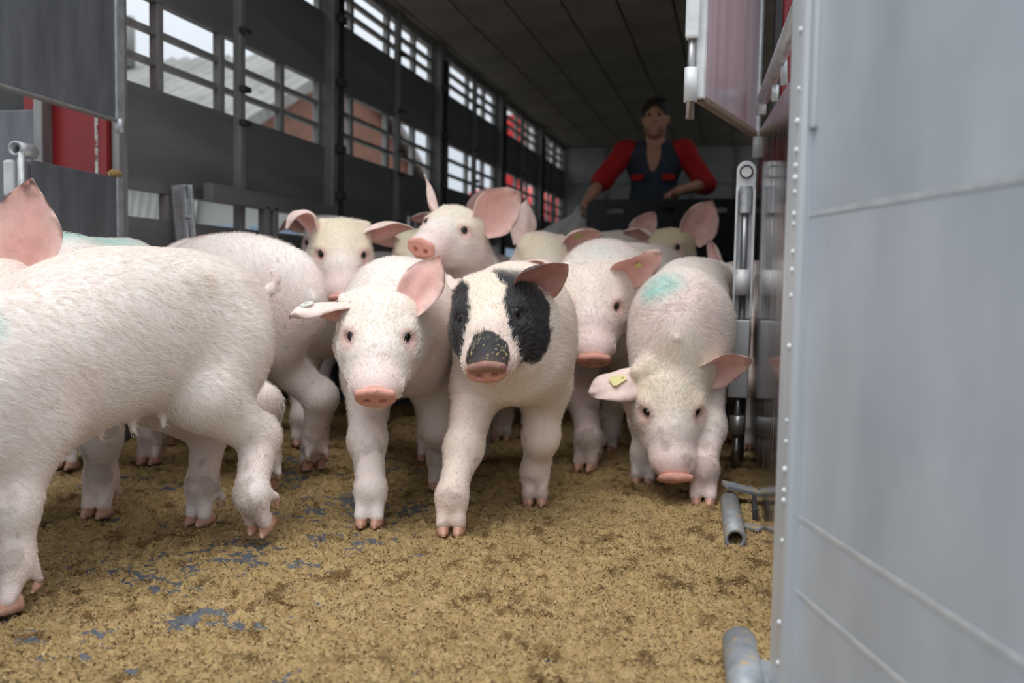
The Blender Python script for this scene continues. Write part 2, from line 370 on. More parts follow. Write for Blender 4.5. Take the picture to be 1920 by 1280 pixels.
cyl('floor_pin', (-0.004, -0.012, -0.01), (-0.004, -0.012, 0.11), 0.0145, M_CHROME, gp, 14)
for s in (-1, 1): box('guide_cheek', (0.006, 0.03, 0.13), (-0.004+s*0.024, 0.0, 0.18), M_DARK, gp, None, 0.002)

# floor hinges of the side panels
fh = empty('floor_hinge'); tag(fh, 'galvanised hinge bracket with pipe end at the foot of the polished panel', 'hinge')
a0 = on_z(1368, 935, 0.02); a1 = on_z(1379, 1008, 0.02)
ring('hinge_pipe', (a0+a1)/2+np.array([0, 0, -0.004]), a1-a0, 0.024, 0.016, float(np.linalg.norm(a1-a0)), M_HINGE, fh)
q0 = on_z(1400, 945, 0.0)
box('bracket_plate', (0.10, 0.05, 0.012), (0.035, q0[1]-0.02, 0.045), M_HINGE, fh, Matrix.Rotation(0.25, 3, 'Y') @ Matrix.Rotation(0.35, 3, 'Z'), 0.003)
box('bracket_plate', (0.09, 0.03, 0.01), (0.04, q0[1]-0.27, 0.008), M_HINGE, fh, Matrix.Rotation(-0.5, 3, 'Z'), 0.003)
box('bracket_web', (0.012, 0.16, 0.05), (0.066, q0[1]-0.13, 0.012), M_DARK, fh, None, 0.003)
fh2 = empty('floor_hinge'); tag(fh2, 'galvanised hinge pipe on the sawdust at the foot of the pale near panel', 'hinge')
b0 = on_z(1386, 1205, 0.012); b1 = on_z(1405, 1330, 0.012)
cyl('hinge_pipe', b0, b1, 0.027, M_HINGE, fh2, 20)
box('bracket_plate', (0.08, 0.12, 0.022), tuple((b0+b1)/2+np.array([0.05, -0.02, -0.002])), M_HINGE, fh2, Matrix.Rotation(-0.2, 3, 'Z'), 0.006)

# near pale panel made of boards
npn = empty('near_panel'); tag(npn, 'pale brushed aluminium panel with riveted edge strip', 'panel')
A = Vector((0.092, 1.36)); B = Vector((0.522, 0.02)); dv = (B-A).normalized(); nv = Vector((dv.y, -dv.x))
if nv.x > 0: nv = -nv
za = [-0.01, 0.172, 0.272, 0.672, 1.35]
for k in range(4):
    beam('board', A+dv*0.04, B, za[k]+0.002, za[k+1]-0.002, 0.03, M_ALU, npn, 0.004)
    if k < 3: 
        o = beam('joint_strip', A+dv*0.04+nv*0.0145, B+nv*0.0145, za[k+1]-0.004, za[k+1]+0.004, 0.003, M_ALUF, npn, 0.001)
beam('edge_strip', A+nv*0.01, A+dv*0.05+nv*0.01, -0.01, 1.35, 0.045, M_ALUF, npn, 0.008)
beam('edge_strip', A+dv*0.05+nv*0.008, A+dv*0.062+nv*0.008, 0.78, 1.35, 0.03, M_ALUF, npn, 0.004)
rm = None
for z in (0.07, 0.13, 0.24, 0.29, 0.31, 0.335, 0.37, 0.395, 0.50, 0.57, 0.605, 0.62, 0.655, 0.67, 0.70, 0.715, 0.735, 0.76, 0.79, 0.83, 0.91):
    p = A+dv*(0.039)+nv*0.0325; z = z+random.uniform(-0.006, 0.006)
    if rm is None:
        bm = bmesh.new(); bmesh.ops.create_uvsphere(bm, u_segments=10, v_segments=6, radius=0.0042); r_ = bm_obj('rivet', bm, M_WHITE, npn, True); rm = r_.data
    else:
        r_ = link('rivet', rm, npn)
    r_.location = (p.x, p.y, z); k_ = random.uniform(0.6, 1.15); r_.scale = (k_, k_, k_)

fpn = empty('added_ramp_panel'); tag(fpn, 'pale aluminium panel added out of view beside the ramp to block low light', 'panel')  # unseen twin of the right side, added to block low light from the left
for k in range(3): box2('board', (-2.02, -0.4, (-0.012, 0.44, 0.90)[k]), (-1.99, 2.12, (0.436, 0.896, 1.35)[k]), M_ALU, fpn, 0.004)
box2('edge_strip', (-2.03, 2.12, -0.012), (-1.98, 2.17, 1.35), M_ALUF, fpn, 0.006)

# ------------------------------------------------------------------ outside: barn, shed, red lorry
M_ROOF = mat('fibre_cement_roof', lin(118, 121, 118), lin(138, 140, 136), 0.8, scale=0.8, dirt=(lin(104, 106, 100), 2.5, 0.58))
m_br, t, p = new_mat('brick_masonry'); L = t.links.new
tcn = N(t, 'ShaderNodeTexCoord'); bt = N(t, 'ShaderNodeTexBrick', Scale=1.0)
bt.inputs['Color1'].default_value = (*lin(128, 82, 62), 1); bt.inputs['Color2'].default_value = (*lin(108, 68, 52), 1); bt.inputs['Mortar'].default_value = (*lin(140, 124, 108), 1)
bt.inputs['Mortar Size'].default_value = 0.008; bt.inputs['Brick Width'].default_value = 0.23; bt.inputs['Row Height'].default_value = 0.075
mp = N(t, 'ShaderNodeMapping'); mp.inputs['Rotation'].default_value = (math.pi/2, 0, 0)
L(tcn.outputs['Object'], mp.inputs[0]); L(mp.outputs[0], bt.inputs[0]); L(bt.outputs[0], p.inputs['Base Color']); p.inputs['Roughness'].default_value = 0.85
def cam_ground(xc, d, z):
    r = Vector((math.cos(YAW), math.sin(YAW))); f = Vector((-math.sin(YAW), math.cos(YAW))); v = r*xc+f*d
    return Vector((v.x, v.y, z))
apex = cam_ground(-3.55, 21.3, 5.5)
gd = cam_ground(2.28, 9.0, 0).normalized(); rd = Vector((-gd.y, gd.x, 0))
if rd.x > 0: rd = -rd
HWD = 9.3; ez = 5.5-HWD*0.475
barn = empty('barn', (apex.x, apex.y, -1.2), math.atan2(gd.y, gd.x)); tag(barn, 'brick barn with pale corrugated roof beyond the slatted wall', 'building')
# local: x along the gable, y along the ridge (away)
hgt = 5.5+1.2; eh = ez+1.2; LEN = 24
bm = bmesh.new()
vs = [bm.verts.new(v) for v in ((-HWD+0.4, 0.15, 0), (HWD-0.4, 0.15, 0), (HWD-0.4, 0.15, eh+0.1), (0, 0.15, hgt-0.12), (-HWD+0.4, 0.15, eh+0.1))]
f = bm.faces.new(vs); ex = bmesh.ops.extrude_face_region(bm, geom=[f]); bmesh.ops.translate(bm, verts=[v for v in ex['geom'] if isinstance(v, bmesh.types.BMVert)], vec=(0, LEN, 0))
bm_obj('brick_wall', bm, m_br, barn)
for s in (-1, 1):
    nx, ny = 2, 420; V = []; Fc = []
    for j in range(ny):
        y = -0.15+(LEN+0.5)*j/(ny-1)*0.6; zz = 0.05*math.sin(j*2*math.pi/10.0)
        for i in range(nx): V.append((s*HWD*i/(nx-1), y, hgt-(hgt-eh)*i/(nx-1)+zz))
    for j in range(ny-1):
        for i in range(nx-1): q = j*nx+i; Fc.append((q, q+1, q+nx+1, q+nx))
    link('roof', mesh_np('roof', V, Fc, True), barn, M_ROOF)
    box('verge_board', (math.hypot(HWD, hgt-eh), 0.1, 0.22), (s*HWD/2, -0.1, (hgt+eh)/2-0.08), M_ROOF, barn, Matrix.Rotation(s*math.atan2(hgt-eh, HWD), 3, 'Y'), 0)
cyl('chimney', (-1.0, 5.0, hgt-0.4), (-1.0, 5.0, hgt+0.7), 0.2, M_ROOF, barn, 12)

# low shed seen through the bottom slots
sh0 = cam_ground(-3.9, 9.0, -1.2)
shed = empty('shed', tuple(sh0), YAW+0.1); tag(shed, 'low shed with pale corrugated cladding seen through the bottom slots', 'building')
M_CLAD = mat('pale_cladding', lin(160, 164, 160), lin(174, 177, 172), 0.7, scale=1.5)
M_PANE = mat('blue_grey_pane', lin(120, 142, 166), lin(146, 164, 184), 0.2, scale=1.5)
ny = 120; V = []; Fc = []
for j in range(ny):
    x = -0.9+1.5*j/(ny-1); yy = 0.014*math.sin(j*2*math.pi/6)
    V += [(x, yy, 0), (x+0.35, yy, 2.65)]
for j in range(ny-1): Fc.append((2*j, 2*j+2, 2*j+3, 2*j+1))
link('cladding', mesh_np('cladding', V, Fc, True), shed, M_CLAD)
box2('side_wall', (0.62, 0.06, 0), (2.0, 1.0, 2.5), M_CLAD, shed, 0.02)
for k in range(2): box2('window_pane', (0.80+0.6*k, 0.03, 1.75), (1.25+0.6*k, 0.059, 2.25), M_PANE, shed, 0.01)
box2('roof', (-0.7, -0.1, 2.66), (2.1, 1.1, 2.74), M_ROOF, shed, 0.02)

# red livestock lorry and a striped hall beyond it
M_LRED = mat('lorry_red', lin(190, 40, 44), lin(200, 48, 50), 0.35, scale=2)
M_LGREY = mat('lorry_slat_grey', lin(170, 172, 172), lin(198, 198, 196), 0.5, scale=3)
lor = empty('livestock_lorry', (-3.15, 20.6, -1.2)); tag(lor, 'red livestock lorry parked in the yard beyond the far slatted windows', 'lorry')
for k in range(5):
    y = 1.0+k*1.0
    box2('body_panel', (-2.5, y, 1.0), (0.0, y+0.42, 3.9), M_LRED, lor, 0.02)
    box2('body_panel', (-2.48, y+0.43, 1.0), (-0.02, y+0.99, 3.85), M_LGREY, lor, 0.02)
    for z in (1.5, 2.1, 2.7, 3.3): box2('vent_slot', (-0.03, y+0.47, z), (-0.005, y+0.95, z+0.16), M_DARK, lor, 0.004)
box2('chassis', (-2.3, 0.0, 0.55), (-0.2, 6.0, 0.95), M_DARK, lor, 0.02)
bm = bmesh.new(); add_box(bm, (2.4, 1.9, 3.0), (-1.25, -0.3, 2.2)); bm_obj('cab', bm, M_LRED, lor, True, 0.38)
box2('windscreen', (-2.1, -1.29, 1.9), (-0.4, -1.25, 2.7), M_PANE, lor, 0.02)
for y in (-0.5, 4.2, 5.2):
    for x in (-2.3, -0.2): cyl('wheel', (x-0.14, y, 0.5), (x+0.14, y, 0.5), 0.5, M_DARK, lor, 28)
hall = empty('striped_hall', (-6.9, 28.0, -1.2)); tag(hall, 'tall hall with red and pale upright cladding behind the lorry', 'building')
stripes = [M_LRED, M_LRED, M_LGREY, M_DARK, M_LGREY, M_LRED, M_CLAD, M_DARK, M_LRED, M_CLAD, M_LRED, M_LGREY, M_LRED, M_DARK]
for k in range(14): box2('cladding_board', (k*0.36, 0, 0), (k*0.36+0.35, 0.12, 7.0-0.35*(k in (0, 1))), stripes[k], hall, 0.01)
box2('hall_body', (0, 0.121, 0), (5.04, 6, 6.6), M_CLAD, hall, 0.02)

# ------------------------------------------------------------------ pigs: poses
#<<POSE
FORE = [(0.235, 0.064, 0.400, 0.078), (0.205, 0.086, 0.315, 0.061), (0.250, 0.094, 0.180, 0.041), (0.252, 0.098, 0.088, 0.032)]
HIND = [(-0.300, 0.052, 0.420, 0.098), (-0.215, 0.084, 0.320, 0.070), (-0.385, 0.092, 0.205, 0.041), (-0.350, 0.098, 0.092, 0.032)]
LW = [0.0, 0.12, 0.55, 0.95]
def head_R(p):
    y, q, r = (math.radians(p.get(k, 0)) for k in ('hy', 'hp', 'hr'))
    Rz = np.array([[math.cos(y), -math.sin(y), 0], [math.sin(y), math.cos(y), 0], [0, 0, 1]])
    Ry = np.array([[math.cos(q), 0, math.sin(q)], [0, 1, 0], [-math.sin(q), 0, math.cos(q)]])
    Rx = np.array([[1, 0, 0], [0, math.cos(r), -math.sin(r)], [0, math.sin(r), math.cos(r)]])
    return Rz @ Ry @ Rx          # columns: forward, left, up
def pig_to_world(p, P):
    P = np.asarray(P, float)*p.get('s', 1.0); h = math.radians(p['h']); c, s = math.cos(h), math.sin(h)
    return np.stack([P[..., 0]*c-P[..., 1]*s+p['O'][0], P[..., 0]*s+P[..., 1]*c+p['O'][1], P[..., 2]], -1)
UPR = dict(a=(-0.1, 0.55, 0.83), n=(0.85, 0.3, 0.0), bend=15, L=0.165, W=0.135, cup=75)
FWD = dict(a=(0.30, 0.75, 0.55), n=(0.75, 0.05, -0.65), bend=55, L=0.165, W=0.13, cup=85)
FLOP = dict(a=(0.12, 0.93, 0.38), n=(0.45, 0.2, -0.87), bend=60, L=0.17, W=0.125, cup=95)
BACK = dict(a=(-0.55, 0.35, 0.75), n=(0.3, 0.93, 0.1), bend=10, L=0.165, W=0.12, cup=110)
def ear(base, **k): d = dict(base); d.update(k); return d
PIGS = [
 dict(key='foreground', arch=0.13, O=(-1.235, 1.665), h=-103, s=1.0, hc=(0.49, 0.04, 0.27), hp=62, hy=12, vox=0.0055, hair=70000,
      FL=(0.0, -0.005, 0), FR=(0.16, 0, 0), HL=(0.104, 0.085, 0.02, 40), HR=(0.014, 0.06, 0.0, 10), eL=ear(FLOP, a=(0.25, 0.9, -0.1), bend=20), eR=FLOP, teats=True,
      marks=[((0.33, 0.13, 0.51), (0.06, 0.08, 0.06), 'teal', 0.9), ((-0.20, 0.12, 0.56), (0.03, 0.07, 0.03), 'straw', 0.45), ((-0.16, 0.14, 0.55), (0.05, 0.07, 0.035), 'mud', 0.30)],
      label='white pig in front of the others with its rump and tail turned to the herd'),
 dict(key='blueback', slim=0.88, bend=-1.36, O=(-1.576, 2.198), h=-79.044, s=1.062, hc=(0.475, -0.026, 0.479), hp=14.931, hy=-10.614, hr=0.225, vox=0.0065, hair=25000,
      FL=(-0.060, -0.039, 0.000), FR=(0.100, 0.000, 0.000), HL=(-0.050, 0.000, 0.000), HR=(0.053, 0.003, 0.000), eL=ear(UPR, a=(0.0, 0.10, 0.99), n=(1.0, 0.25, 0.0), L=0.20, W=0.155, bend=8, dirt=1.0), eR=UPR,
      marks=[((0.12, 0.02, 0.64), (0.30, 0.075, 0.06), 'teal', 1.0)],
      label='white pig with a long teal stripe along its back and one muddy-tipped ear'),
 dict(key='pinkback', slim=0.85, bend=-0.73, O=(-1.606, 2.734), h=130.313, s=1.112, hc=(0.370, -0.110, 0.420), hp=25.000, hy=-78.000, hr=-0.000, vox=0.0065, hair=25000,
      notail=True, FL=(0.000, 0.000, 0.000), FR=(0.080, 0.000, 0.000), HL=(-0.160, -0.050, 0.000), HR=(0.050, -0.030, 0.000), eL=ear(BACK, a=(-0.9, 0.3, 0.2), L=0.13), eR=ear(BACK, a=(-0.9, 0.3, 0.2), L=0.13),
      marks=[((0.05, 0.0, 0.64), (0.16, 0.10, 0.05), 'pink', 0.35), ((-0.33, 0.15, 0.52), (0.012, 0.04, 0.035), 'scratch', 0.5)],
      label='white pig turned away with faint pink back mark and red scratches on its rump'),
 dict(key='whitefront', slim=1.00, bend=-0.50, O=(-0.907, 2.608), h=-76.934, s=1.006, hc=(0.470, -0.016, 0.445), hp=25.004, hy=5.220, hr=-0.663, vox=0.0045, hair=60000,
      FL=(-0.174, 0.007, 0.000), FR=(0.260, 0.071, 0.000), HL=(0.050, 0.000, 0.000), HR=(-0.100, 0.000, 0.000),
      eL=ear(UPR, a=(0.0, 0.50, 0.86), n=(0.92, -0.40, 0.0), W=0.115, L=0.155, bend=5, cup=60, dirt=0.6),
      eR=ear(FLOP, a=(0.25, 0.95, 0.12), n=(0.60, 0.10, -0.80), bend=46, twist=60, tag='round', dirt=0.6),
      label='white pig facing forward with a round white tag on its drooping ear'),
 dict(key='spotted', slim=1.00, bend=-0.03, O=(-0.588, 2.568), h=-76.425, s=0.994, hc=(0.399, -0.055, 0.499), hp=20.768, hy=-3.261, hr=5.712, vox=0.0045, hair=60000, spotted=True, warm=0.5,
      FL=(-0.109, -0.039, 0.000), FR=(0.211, -0.046, 0.000), HL=(0.080, 0.000, 0.000), HR=(-0.100, 0.000, 0.000),
      eL=ear(FWD, a=(0.25, 0.72, 0.55), n=(0.66, 0.25, -0.70), bend=38, L=0.15, W=0.145, cup=95, dark=1.0), eR=ear(FLOP, a=(-0.90, 0.12, 0.42), n=(0.4, 0.5, -0.6), bend=15, L=0.095, W=0.09, dark=0.15),
      label='pig with black patches round its eyes and a black and pink snout'),
 dict(key='bowed', slim=0.82, bend=0.82, arch=0.045, O=(-0.144, 3.045), h=-90.178, s=1.047, hc=(0.385, -0.024, 0.258), hp=46.080, hy=14.015, hr=1.317, vox=0.0045, hair=60000,
      FL=(0.206, -0.021, 0.000), FR=(0.002, 0.007, 0.000), HL=(-0.050, 0.000, 0.000), HR=(0.050, 0.000, 0.000), headwarm=0.6,
      eL=ear(FLOP, a=(0.1, 0.93, 0.36), n=(0.75, -0.05, -0.62), bend=18, L=0.165, cup=100, dirt=0.5), eR=ear(FLOP, a=(0.25, 0.92, -0.30), n=(-0.65, -0.1, -0.75), bend=10, cup=70, tag='yellow', L=0.165),
      marks=[((0.335, -0.045, 0.535), (0.09, 0.075, 0.06), 'teal', 0.9)],
      label='white pig with lowered head and a yellow tag on its drooping ear'),
 dict(key='tealhead', slim=1.00, bend=0.26, O=(-0.381, 3.494), h=-98.772, s=1.144, hc=(0.406, 0.006, 0.457), hp=34.025, hy=20.741, hr=0.240, vox=0.005, hair=45000,
      FL=(-0.072, -0.099, 0.000), FR=(0.252, 0.140, 0.000), HL=(0.050, 0.000, 0.000), HR=(-0.100, -0.000, 0.000),
      eL=ear(FLOP, a=(0.45, 0.72, 0.50), n=(0.66, -0.1, -0.70), bend=8, L=0.165, cup=100, tag='small', dirt=0.7), eR=ear(FLOP, a=(-0.2, 0.8, 0.5)),
      marks=[((0.40, 0.02, 0.66), (0.12, 0.09, 0.10), 'teal', 0.38), ((0.10, -0.05, 0.64), (0.25, 0.06, 0.06), 'teal', 0.4), ((0.52, 0.0, 0.55), (0.02, 0.02, 0.03), 'mud', 0.5)],
      label='white pig with teal-tinted forehead pressed between the spotted and the bowed pig'),
 dict(key='droopy', slim=1.00, bend=0.25, O=(-1.517, 3.436), h=-64.075, s=1.071, hc=(0.442, 0.021, 0.620), hp=31.431, hy=-0.686, hr=-0.361, vox=0.006, hair=25000, headwarm=0.8,
      FL=(-0.100, 0.000, 0.000), FR=(0.100, 0.000, 0.000), HL=(0.050, 0.000, 0.000), HR=(-0.100, 0.000, 0.000),
      eL=ear(FLOP, a=(0.10, 0.90, 0.40), n=(0.35, 0.2, -0.9), bend=45, L=0.18), eR=ear(FLOP, a=(0.15, 0.45, 0.88), n=(0.45, 0.75, -0.3), bend=150, L=0.19, W=0.10),
      label='cream-faced pig with both ears drooping, behind the pink-marked back'),
 dict(key='raised', slim=1.00, bend=0.11, O=(-0.940, 3.493), h=-77.208, s=1.023, hc=(0.469, -0.066, 0.703), hp=3.318, hy=-18.239, hr=-11.463, vox=0.006, hair=25000, headwarm=0.5,
      FL=(-0.100, 0.000, 0.000), FR=(0.100, 0.000, 0.000), HL=(0.050, -0.000, 0.000), HR=(-0.100, -0.000, 0.000),
      eL=ear(UPR, a=(-0.35, 0.60, 0.62), n=(0.65, 0.70, -0.1), L=0.18, W=0.17, bend=18, cup=70, dirt=0.5), eR=ear(BACK, a=(-0.2, 0.35, 0.92), L=0.165, W=0.09, cup=140),
      label='pig with raised head resting its snout on the white pig in front of it'),
 dict(key='tagged', slim=1.00, bend=-0.00, O=(-0.692, 4.049), h=-85.449, s=1.057, hc=(0.452, -0.056, 0.617), hp=36.040, hy=24.782, hr=-1.182, vox=0.007, hair=12000, headwarm=0.8,
      FL=(-0.100, 0.000, 0.000), FR=(0.100, 0.000, 0.000), HL=(0.050, 0.000, 0.000), HR=(-0.100, 0.000, 0.000),
      eL=ear(FLOP, a=(0.15, 0.80, 0.55), n=(0.62, 0.1, -0.7), bend=55, tag='ring'), eR=ear(UPR, a=(-0.1, -0.15, 1.0), n=(-0.9, 0.3, 0.0), L=0.17, W=0.12),
      label='pig with a round yellow tag in one drooping ear, half hidden behind the spotted pig'),
 dict(key='yellowhead', slim=1.00, bend=0.16, O=(-0.276, 4.731), h=-89.668, s=1.082, hc=(0.431, -0.007, 0.660), hp=8.445, hy=-19.828, hr=-2.406, vox=0.008, hair=8000, headwarm=1.6,
      FL=(-0.100, 0.000, 0.000), FR=(0.100, 0.000, 0.000), HL=(0.050, 0.000, 0.000), HR=(-0.100, -0.000, 0.000),
      eL=ear(UPR, a=(-0.1, 0.45, 0.87), n=(0.75, 0.60, 0.0), L=0.19, W=0.17, bend=25, dirt=0.4), eR=ear(FLOP, a=(0, 0.85, 0.5)),
      label='pig with yellow-stained forehead and one large upright ear near the gate post'),
 dict(key='twoears', slim=1.00, bend=0.12, O=(-0.617, 5.175), h=-86.041, s=1.071, hc=(0.439, 0.025, 0.672), hp=29.930, hy=-0.173, hr=-0.011, vox=0.009, hair=0,
      FL=(-0.100, -0.000, 0.000), FR=(0.100, 0.000, 0.000), HL=(0.050, 0.000, 0.000), HR=(-0.100, -0.000, 0.000), eL=UPR, eR=ear(FLOP, a=(0, 0.8, 0.6)),
      label='pig showing only its back and ear tips just before the black board'),
 dict(key='behinddroopy', slim=1.00, bend=0.00, O=(-1.800, 4.625), h=-88.948, s=1.133, hc=(0.446, -0.035, 0.655), hp=30.497, hy=12.362, hr=-0.641, vox=0.009, hair=0,
      FL=(-0.100, 0.000, 0.000), FR=(0.100, -0.000, 0.000), HL=(0.050, 0.000, 0.000), HR=(-0.100, 0.000, 0.000), eL=ear(FLOP, bend=90), eR=ear(FLOP, bend=90),
      label='pig showing only two ears directly behind the cream-faced droopy-eared pig'),
 dict(key='betweenheads', slim=1.00, bend=0.00, O=(-1.384, 4.020), h=-73.672, s=0.999, hc=(0.444, 0.042, 0.668), hp=34.941, hy=0.433, hr=-0.207, vox=0.009, hair=0, headwarm=1.2,
      FL=(-0.100, 0.000, 0.000), FR=(0.100, 0.000, 0.000), HL=(0.050, 0.000, 0.000), HR=(-0.100, 0.000, 0.000), eL=ear(UPR, L=0.16), eR=FLOP,
      label='pig whose cream forehead shows between the droopy-eared and the raised head'),
 dict(key='byright', slim=1.00, bend=0.32, O=(0.035, 4.259), h=-90.677, s=1.047, hc=(0.438, 0.003, 0.537), hp=30.574, hy=1.073, hr=0.007, vox=0.009, hair=0,
      FL=(-0.100, 0.000, 0.000), FR=(0.100, 0.000, 0.000), HL=(0.050, 0.000, 0.000), HR=(-0.100, -0.000, 0.000), eL=ear(BACK), eR=ear(BACK),
      label='pig squeezed against the gate post behind the bowed pig'),
 dict(key='earbehind', slim=1.00, bend=0.09, O=(-1.075, 4.505), h=-96.225, s=1.055, hc=(0.458, -0.045, 0.731), hp=30.487, hy=-0.743, hr=0.475, vox=0.009, hair=0,
      FL=(-0.100, -0.000, 0.000), FR=(0.100, 0.000, 0.000), HL=(0.050, 0.000, 0.000), HR=(-0.100, -0.000, 0.000), eL=UPR, eR=FLOP,
      label='pig of which one ear tip shows behind the pig with the raised head'),
 dict(key='farback', slim=1.00, bend=-0.10, O=(-1.312, 5.056), h=77.040, s=1.021, hc=(0.399, -0.022, 0.540), hp=46.238, hy=-16.888, hr=-0.093, vox=0.010, hair=0,
      FL=(-0.100, 0.000, 0.000), FR=(0.100, 0.000, 0.000), HL=(0.050, 0.000, 0.000), HR=(-0.100, -0.000, 0.000), eL=ear(BACK), eR=ear(BACK),
      label='shaded pig standing under the hanging sack'),
]
#POSE>>

# ------------------------------------------------------------------ implicit surfaces -> mesh
class Field:
    def __init__(s): s.ops = []; s.lo = np.full(3, 1e9); s.hi = np.full(3, -1e9)
    def _b(s, lo, hi, sub):
        if not sub: s.lo = np.minimum(s.lo, lo); s.hi = np.maximum(s.hi, hi)
    def cap(s, a, b, ra, rb, k=0.02, sub=False, sq=None):
        a = np.array(a, float); b = np.array(b, float); m = max(ra, rb)
        lo, hi = np.minimum(a, b)-m, np.maximum(a, b)+m; s._b(lo, hi, sub)
        def fn(X, Y, Z):
            ab = b-a; L2 = max(ab@ab, 1e-12)
            px, py, pz = X-a[0], Y-a[1], Z-a[2]
            t = np.clip((px*ab[0]+py*ab[1]+pz*ab[2])/L2, 0, 1)
            return np.sqrt((px-t*ab[0])**2+(py-t*ab[1])**2+(pz-t*ab[2])**2)-(ra+(rb-ra)*t)
        s.ops.append((fn, lo, hi, k, sub))
    def ell(s, c, r, R=np.eye(3), k=0.02, sub=False):
        c = np.array(c, float); r = np.array(r, float); ext = np.sqrt(((R*r)**2).sum(1)); lo, hi = c-ext, c+ext; s._b(lo, hi, sub)
        def fn(X, Y, Z):
            d = [X-c[0], Y-c[1], Z-c[2]]
            q = [(d[0]*R[0, i]+d[1]*R[1, i]+d[2]*R[2, i])/r[i] for i in range(3)]
            k0 = np.sqrt(q[0]**2+q[1]**2+q[2]**2)
            k1 = np.sqrt((q[0]/r[0])**2+(q[1]/r[1])**2+(q[2]/r[2])**2)+1e-9
            return k0*(k0-1)/k1
        s.ops.append((fn, lo, hi, k, sub))
    def tube(s, xs, cy, cz, ry, rz, k=0.02, power=2.0):
        lo = np.array([xs[0]-0.01, (cy-ry).min(), (cz-rz).min()]); hi = np.array([xs[-1]+0.01, (cy+ry).max(), (cz+rz).max()]); s._b(lo, hi, False)
        def fn(X, Y, Z):
            x = X[:, 0, 0]; A = [np.interp(x, xs, v).astype(np.float32)[:, None, None] for v in (cy, cz, ry, rz)]
            u = np.abs(Y-A[0])/A[2]; v = np.abs(Z-A[1])/A[3]
            q = (u**power+v**power)**(1/power)
            d = (q-1)*np.minimum(A[2], A[3]); ov = np.maximum(np.maximum(xs[0]-x, x-xs[-1]), 0)[:, None, None]
            return np.sqrt(np.maximum(d, 0)**2+ov**2)+np.minimum(d, 0)
        s.ops.append((fn, lo, hi, k, False))
    def mesh(s, h, smooth=2):
        lo = s.lo-3*h; n = np.ceil((s.hi-lo)/h).astype(int)+4
        ax = [(lo[i]+h*np.arange(n[i])).astype(np.float32) for i in range(3)]
        G = np.full(n, 0.25, np.float32)
        for fn, l, u, k, sub in s.ops:
            m = k+2.5*h
            sl = tuple(slice(max(0, int((l[i]-m-lo[i])/h)), min(n[i], int((u[i]+m-lo[i])/h)+2)) for i in range(3))
            X = ax[0][sl[0]][:, None, None]; Y = ax[1][sl[1]][None, :, None]; Z = ax[2][sl[2]][None, None, :]
            d = fn(X, Y, Z).astype(np.float32); g = G[sl]
            if sub:
                hh = np.clip(0.5-0.5*(g+d)/k, 0, 1); G[sl] = g*(1-hh)-d*hh+k*hh*(1-hh)
            else:
                hh = np.clip(0.5+0.5*(d-g)/k, 0, 1); G[sl] = d*(1-hh)+g*hh-k*hh*(1-hh)
        V, Q = surface_nets(G); V = V*h+lo
        for it in range(smooth): V = relax(V, Q)
        return V, Q
def surface_nets(G):
    Sg = G < 0; n = G.shape
    cnt = np.zeros([m-1 for m in n], np.uint8)
    cs = [(i, j, k) for i in (0, 1) for j in (0, 1) for k in (0, 1)]
    for i, j, k in cs: cnt += Sg[i:n[0]-1+i, j:n[1]-1+j, k:n[2]-1+k]
    I = np.argwhere((cnt > 0) & (cnt < 8)); idx = np.full(cnt.shape, -1, np.int32); idx[I[:, 0], I[:, 1], I[:, 2]] = np.arange(len(I))
    val = np.stack([G[I[:, 0]+c[0], I[:, 1]+c[1], I[:, 2]+c[2]] for c in cs], 1)
    P = np.zeros((len(I), 3), np.float32); C = np.zeros(len(I), np.float32)
    for a in range(8):
        for b in range(a+1, 8):
            df = np.abs(np.array(cs[a])-np.array(cs[b]))
            if df.sum() != 1: continue
            fa, fb = val[:, a], val[:, b]; x = (fa < 0) != (fb < 0); t = np.where(x, fa/np.where(x, fa-fb, 1), 0)
            P += np.where(x[:, None], np.array(cs[a])+t[:, None]*(np.array(cs[b])-np.array(cs[a])), 0); C += x
    V = I+P/C[:, None]; Q = []
    for axn in range(3):
        o1, o2 = [(1, 2), (2, 0), (0, 1)][axn]
        sa = [slice(None)]*3; sb = [slice(None)]*3; sa[axn] = slice(0, n[axn]-1); sb[axn] = slice(1, n[axn])
        A, Bv = Sg[tuple(sa)], Sg[tuple(sb)]; E = np.argwhere(A != Bv)
        E = E[(E[:, o1] > 0) & (E[:, o2] > 0) & (E[:, o1] < n[o1]-1) & (E[:, o2] < n[o2]-1)]
        q = []
        for d1, d2 in ((1, 1), (0, 1), (0, 0), (1, 0)):
            e = E.copy(); e[:, o1] -= d1; e[:, o2] -= d2; q.append(idx[e[:, 0], e[:, 1], e[:, 2]])
        q = np.stack(q, 1); fl_ = ~A[E[:, 0], E[:, 1], E[:, 2]]; q[fl_] = q[fl_][:, ::-1]; Q.append(q)
    return V.astype(np.float32), np.concatenate(Q)
def relax(V, Q, w=0.5):
    acc = np.zeros_like(V); c = np.zeros(len(V), np.float32)
    for a, b in ((0, 1), (1, 2), (2, 3), (3, 0)):
        for u, v in ((a, b), (b, a)):
            for d in range(3): acc[:, d] += np.bincount(Q[:, u], V[Q[:, v], d], len(V))
            c += np.bincount(Q[:, u], minlength=len(V))
    return V*(1-w)+acc/np.maximum(c, 1)[:, None]*w
def vnormals(V, Q):
    n = np.cross(V[Q[:, 2]]-V[Q[:, 0]], V[Q[:, 3]]-V[Q[:, 1]]); N_ = np.zeros_like(V)
    for k in range(4):
        for d in range(3): N_[:, d] += np.bincount(Q[:, k], n[:, d], len(V))
    return N_/np.maximum(np.linalg.norm(N_, axis=1), 1e-9)[:, None]

